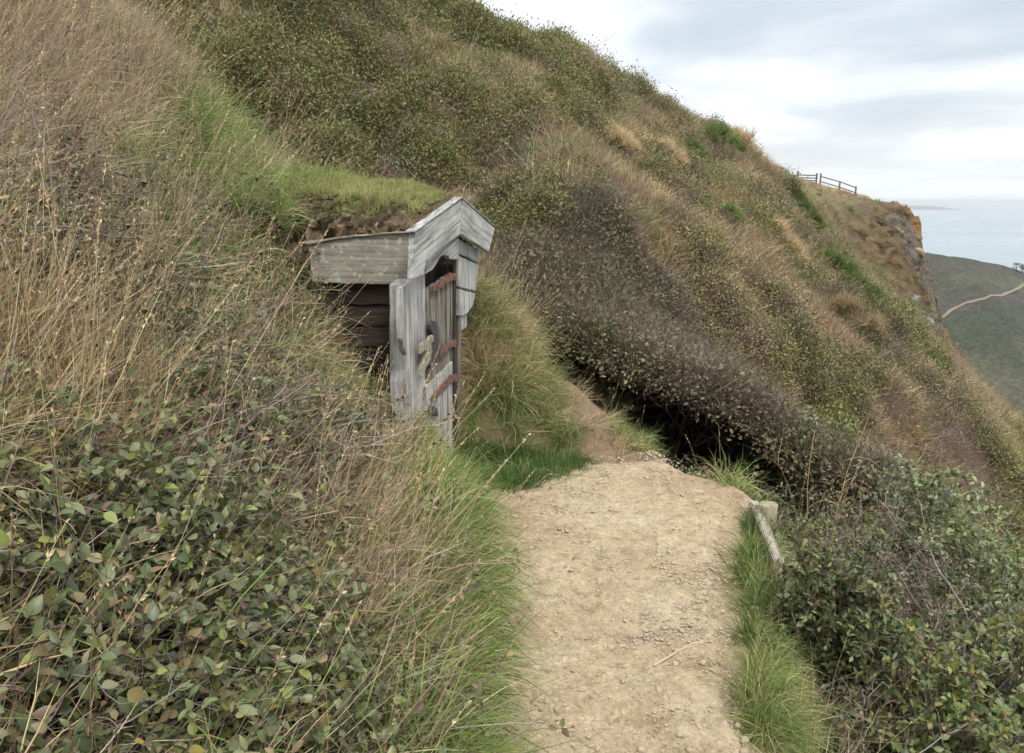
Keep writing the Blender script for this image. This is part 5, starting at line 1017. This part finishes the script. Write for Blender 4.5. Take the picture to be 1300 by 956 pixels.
for u, v, px, lab in ((926, 168, 14, 'left one of the dark skyline shrubs'), (934, 172, 12, 'middle one of the dark skyline shrubs'), (943, 178, 13, 'right one of the dark skyline shrubs')):
    bush('skyline_shrub', u, v + 16, px, lab, 'shrub', 'dark shrubs on the skyline', C_SGREEN, M_SCRUB, 14, 1.0)
def rock(u, v, px, label, mat, flat=.7, rot=0.0, seed=0):
    q = None
    while q is None and v < 520: q = march(u, v, lambda x, y: ground(x, y), 9, 140); v += 3
    if q is None: print('missed', label); return
    dist = np.linalg.norm(q - EYE); s = px / F * dist * .5; r = np.random.default_rng(800 + seed); mb = MB(); stone(mb, r, 1, flat, 4, 22); V, C, T, Q = mb.arrays(); V = V * s * (1 + .07 * fbm(V[:, 0] * 2.3 + seed, V[:, 1] * 2.3 + V[:, 2] * 1.7, 4)[:, None])
    o = link('rock', mesh_from('rock', V, C, T, Q), None, mat, q - np.array([0, 0, s * .45])); o.rotation_euler = (r.uniform(-.3, .3), r.uniform(.3, .7), rot); tag(o, label, 'rock', 'rocks on the cliff slope')
for k, (u, v, px, lab, mt, fl) in enumerate(((1012, 366, 20, 'grey rock on the slope above the purple heather', M_ROCK, .6), (1016, 392, 17, 'narrow grey rock below the upper grey rock', M_ROCK, .9), (998, 384, 12, 'small grey rock left of the two grey rocks', M_ROCK, .7), (1086, 474, 12, 'small dark rock under the round straw tuft', M_ROCK, .7),
                                             (1160, 376, 17, 'pale rock block jutting from the cliff face', M_ROCK, .8), (1176, 405, 18, 'grey rock below the pale jutting block of the cliff', M_ROCK, .8), (1156, 458, 20, 'slanting grey slab low on the far slope', M_ROCK, .5), (1164, 312, 26, 'ochre rock nose at the cliff edge', M_OCHRE, .8),
                                             (1140, 288, 16, 'ochre rock under the top of the cliff', M_OCHRE, .5), (1243, 462, 18, 'pale grey rock on the lower cliff edge', M_ROCK, .9), (1262, 470, 20, 'grey rock right of the pale rock on the lower cliff edge', M_ROCK, 1.0), (1282, 490, 24, 'rightmost grey rock on the lower cliff edge', M_ROCK, .9), (795, 210, 14, 'bare earth lump on the near slope', M_OCHRE, .5))):
    rock(u, v, px, lab, mt, fl, R.uniform(0, 6), k)

# ------------------------------------------------------------------ fence and gate on the far brow
def brow(u, dist=None):                              # the brow of the hill along a bearing
    ds = np.linspace(78, 92, 200) if dist is None else np.array([dist]); d = ray(u, 235); q = EYE + d[None] * (ds / d[1])[:, None]; zz = ground(q[:, 0], q[:, 1]); j = int(np.argmax((zz - EYE[2]) / ds)); return np.array([q[j, 0], q[j, 1], zz[j]])
def box_bar(a, b, w, h):
    a = np.asarray(a, float); b = np.asarray(b, float); t_ = unit(b - a); s = unit(np.cross(t_, [0, 0, 1]) if abs(t_[2]) < .9 else np.array([1.0, 0, 0])); q = np.cross(s, t_); V = []
    for c in (a, b): V += [c - s * w - q * h, c + s * w - q * h, c + s * w + q * h, c - s * w + q * h]
    return np.array(V), np.array([[0, 1, 2, 3], [7, 6, 5, 4], [0, 4, 5, 1], [1, 5, 6, 2], [2, 6, 7, 3], [3, 7, 4, 0]])
def bar_obj(name, a, b, w, h, parent, org, al):
    V, Q = box_bar(a, b, w, h); bm = bmesh.new(); vs = [bm.verts.new(Vector(v_ - org)) for v_ in V]
    for f in Q: bm.faces.new([vs[i] for i in f])
    bmesh.ops.recalc_face_normals(bm, faces=bm.faces); bmesh.ops.bevel(bm, geom=bm.edges[:], offset=.008, segments=1, affect='EDGES'); me = bpy.data.meshes.new(name); bm.to_mesh(me); bm.free(); grain(me, unit(np.asarray(b) - a), [0, 0, 1] if abs(unit(np.asarray(b, float) - a)[2]) < .9 else [1, 0, 0], random.random() * 9)
    return link(name, me, parent, M_FENCE)
FD = 80.0
FD = brow(1030)[1]; gl, gr_ = brow(1012, FD - 1), brow(1036, FD); f2, f3, f4 = brow(1041, FD + .4), brow(1066, FD + 2), brow(1087, FD + 3.5); print('fence', FD, proj(gl), proj(f4)); UPZ = np.array([0, 0, 1.0])
GT = empty('field_gate', gl); tag(GT, 'weathered five barred field gate on the far brow against the sky', 'gate')
for c, h in ((gl, 1.3), (gr_, 1.15)): bar_obj('post', c - UPZ * .3, c + UPZ * h, .07, .07, GT, gl, UPZ)
for h in (.22, .44, .68, .94): bar_obj('rail', gl + UPZ * h, gr_ + UPZ * (h - .02), .025, .055, GT, gl, None)
bar_obj('brace', gl + UPZ * .25 + (gr_ - gl) * .45, gr_ * .55 + gl * .45 + UPZ * .95, .02, .05, GT, gl, None)
FN = empty('rail_fence', f2); tag(FN, 'two rail timber fence running down right of the far gate', 'fence')
for c, h in ((f2, 1.25), (f3, 1.05), (f4, 1.0)): bar_obj('post', c - UPZ * .3, c + UPZ * h, .065, .065, FN, f2, UPZ)
for h0, h1, h2 in ((.95, .98, .85), (.45, .45, .35)):
    bar_obj('rail', f2 + UPZ * h0, f3 + UPZ * h1, .03, .05, FN, f2, None); bar_obj('rail', f3 + UPZ * h1, f4 + UPZ * h2, .03, .05, FN, f2, None)

# ------------------------------------------------------------------ headland across the bay
def head_z(x, y):
    ridge = np.interp(x, [120, 195, 232, 262, 285, 310, 360, 430], [-70, -34, -25.5, -32, -40, -43.5, -50, -75])
    z = ridge - .34 * np.maximum(430 - y, 0) - .0012 * np.maximum(430 - y, 0) ** 2 * .4 - .006 * np.maximum(y - 440, 0) ** 2
    return np.maximum(z + 3.0 * fbm(x * .018, y * .018, 4) + 1.2 * fbm(x * .08, y * .08, 4), SEA - 12)
PATHPX = [(1196, 404), (1208, 394), (1226, 385), (1250, 380), (1272, 376), (1288, 369), (1302, 360), (1325, 356)]
pth = np.array([march(u, v, head_z, 200, 480) for u, v in PATHPX]); sp = np.linspace(0, len(pth) - 1, 90); pth = np.stack([np.interp(sp, np.arange(len(pth)), pth[:, i]) for i in range(3)], 1)
xs = np.linspace(120, 470, 300); ys = np.linspace(190, 540, 300); X, Y = np.meshgrid(xs, ys, indexing='ij'); Z = head_z(X, Y); i = np.arange(X.size).reshape(X.shape); Q = np.stack([i[:-1, :-1], i[1:, :-1], i[1:, 1:], i[:-1, 1:]], -1).reshape(-1, 4)
nz = fbm(X * .03, Y * .03, 4).ravel(); nz2 = fbm(X * .013 + 5, Y * .03, 4).ravel(); C = np.tile([.060, .056, .036], (X.size, 1)); C = lerp(C, (.072, .054, .047), sst(-.1, .3, nz)); C = lerp(C, (.048, .050, .029), sst(0, .35, nz2)); C = lerp(C, (.12, .10, .058), sst(.25, .5, -nz) * .5) * np.array([.74, .8, .74])
def head_mat():
    m, nt = newmat('headland_heath'); at = N(nt, 'ShaderNodeAttribute', attribute_name='col'); tc = N(nt, 'ShaderNodeTexCoord'); n1 = N(nt, 'ShaderNodeTexNoise', Scale=.45, Detail=8.0, Roughness=.75); L(nt, tc.outputs['Object'], n1.inputs['Vector'])
    mr = N(nt, 'ShaderNodeMapRange'); mr.inputs['From Min'].default_value = .3; mr.inputs['From Max'].default_value = .7; mr.inputs['To Min'].default_value = .3; mr.inputs['To Max'].default_value = 2.0; L(nt, n1.outputs['Fac'], mr.inputs['Value'])
    mu = N(nt, 'ShaderNodeVectorMath', operation='SCALE'); L(nt, at.outputs['Color'], mu.inputs[0]); L(nt, mr.outputs[0], mu.inputs['Scale']); pb = N(nt, 'ShaderNodeBsdfPrincipled', Roughness=.95); L(nt, mu.outputs[0], pb.inputs['Base Color'])
    bp = N(nt, 'ShaderNodeBump', Strength=.8, Distance=2.0); L(nt, n1.outputs['Fac'], bp.inputs['Height']); L(nt, bp.outputs[0], pb.inputs['Normal']); L(nt, pb.outputs[0], N(nt, 'ShaderNodeOutputMaterial').inputs[0]); return m
tag(link('headland', mesh_from('headland', np.stack([X.ravel(), Y.ravel(), Z.ravel()], 1), C, np.zeros((0, 3), int), Q, True), None, head_mat()), kind='structure')
tn = unit(np.gradient(pth, axis=0)); sd = unit(np.cross(tn, [0, 0, 1.0])); wd_ = (.75 + .2 * fbm(np.arange(90) * .2, np.zeros(90), 3))[:, None]; rows = []
for s in np.linspace(-1, 1, 5): q = pth + sd * wd_ * s; q[:, 2] = head_z(q[:, 0], q[:, 1]) + .35; rows.append(q)
V = np.stack(rows, 1); i = np.arange(90 * 5).reshape(90, 5); Q = np.stack([i[:-1, :-1], i[1:, :-1], i[1:, 1:], i[:-1, 1:]], -1).reshape(-1, 4)
tag(link('coast_path', mesh_from('coast_path', V.reshape(-1, 3), np.tile([.19, .155, .105], (450, 1)), np.zeros((0, 3), int), Q, True), None, M_SOIL), kind='structure')
for k, (u, v, h, lab) in enumerate(((1289, 352, 4.0, 'tiny round tree on the brow of the headland, left of its neighbour'), (1297, 352, 4.6, 'tiny windswept tree on the brow of the headland by the right rim'))):
    q = P(u, v, 425); q[2] = head_z(q[0], q[1]); o = empty('headland_tree', q); tag(o, lab, 'tree', 'trees on the headland'); r = np.random.default_rng(k)
    mb = MB(); pts = grow(r, np.zeros((3, 3)), cone_dirs(r, 3, 70, 88), h * .8, 5, .12, .05); tubes(mb, pts, .18, .06, np.array([.07, .055, .045]), 6); link('trunk', mb.mesh('headland_trunk'), o, M_TWIG)
    mb = MB(); m_ = 16; p_ = np.stack([r.normal(0, .8, m_), r.normal(0, .8, m_), r.uniform(h * .45, h, m_)], 1); realize(mb, C_SGREEN, p_, frame_of(upn(r, m_, .4), r.uniform(0, 6, m_)), np.full(m_, 2.2)); link('crown', mb.mesh('headland_crown'), o, M_SCRUB)
# low coast on the horizon
xs = np.linspace(4300, 5200, 60); mb = MB(); zz = SEA + 42 * np.clip(np.sin(np.linspace(0, 3.14, 60)), 0, 1) ** .5 * (1 + .25 * fbm(xs * .0012, xs * 0, 3)) ; Y0 = 9200.0
V = np.concatenate([np.stack([xs, xs * 0 + Y0, zz * 0 + SEA - 5], 1), np.stack([xs, xs * 0 + Y0 + 300, zz], 1), np.stack([xs, xs * 0 + Y0 + 1500, zz], 1), np.stack([xs, xs * 0 + Y0 + 1900, zz * 0 + SEA - 5], 1)]); i = np.arange(240).reshape(4, 60); Q = np.stack([i[:-1, :-1], i[:-1, 1:], i[1:, 1:], i[1:, :-1]], -1).reshape(-1, 4)
tag(link('distant_coast', mesh_from('distant_coast', V, np.tile([.12, .12, .10], (240, 1)), np.zeros((0, 3), int), Q, True), None, M_SOIL), kind='structure')
# ------------------------------------------------------------------ sea air: pale even haze over everything
bm = bmesh.new(); bmesh.ops.create_cube(bm, size=1); me = bpy.data.meshes.new('haze'); bm.to_mesh(me); bm.free(); hzo = link('haze', me); hzo.scale = (126000, 66000, 14 - SEA + 16); hzo.location = (0, 29000, (14 + SEA - 16) / 2); tag(hzo, 'pale sea haze over the bay', None, None, 'stuff')
m, nt = newmat('sea_haze'); pv = N(nt, 'ShaderNodeVolumePrincipled', Density=9e-5); pv.inputs['Color'].default_value = (.93, .95, .97, 1); pv.inputs['Anisotropy'].default_value = .2; L(nt, pv.outputs[0], N(nt, 'ShaderNodeOutputMaterial').inputs['Volume']); me.materials.append(m)
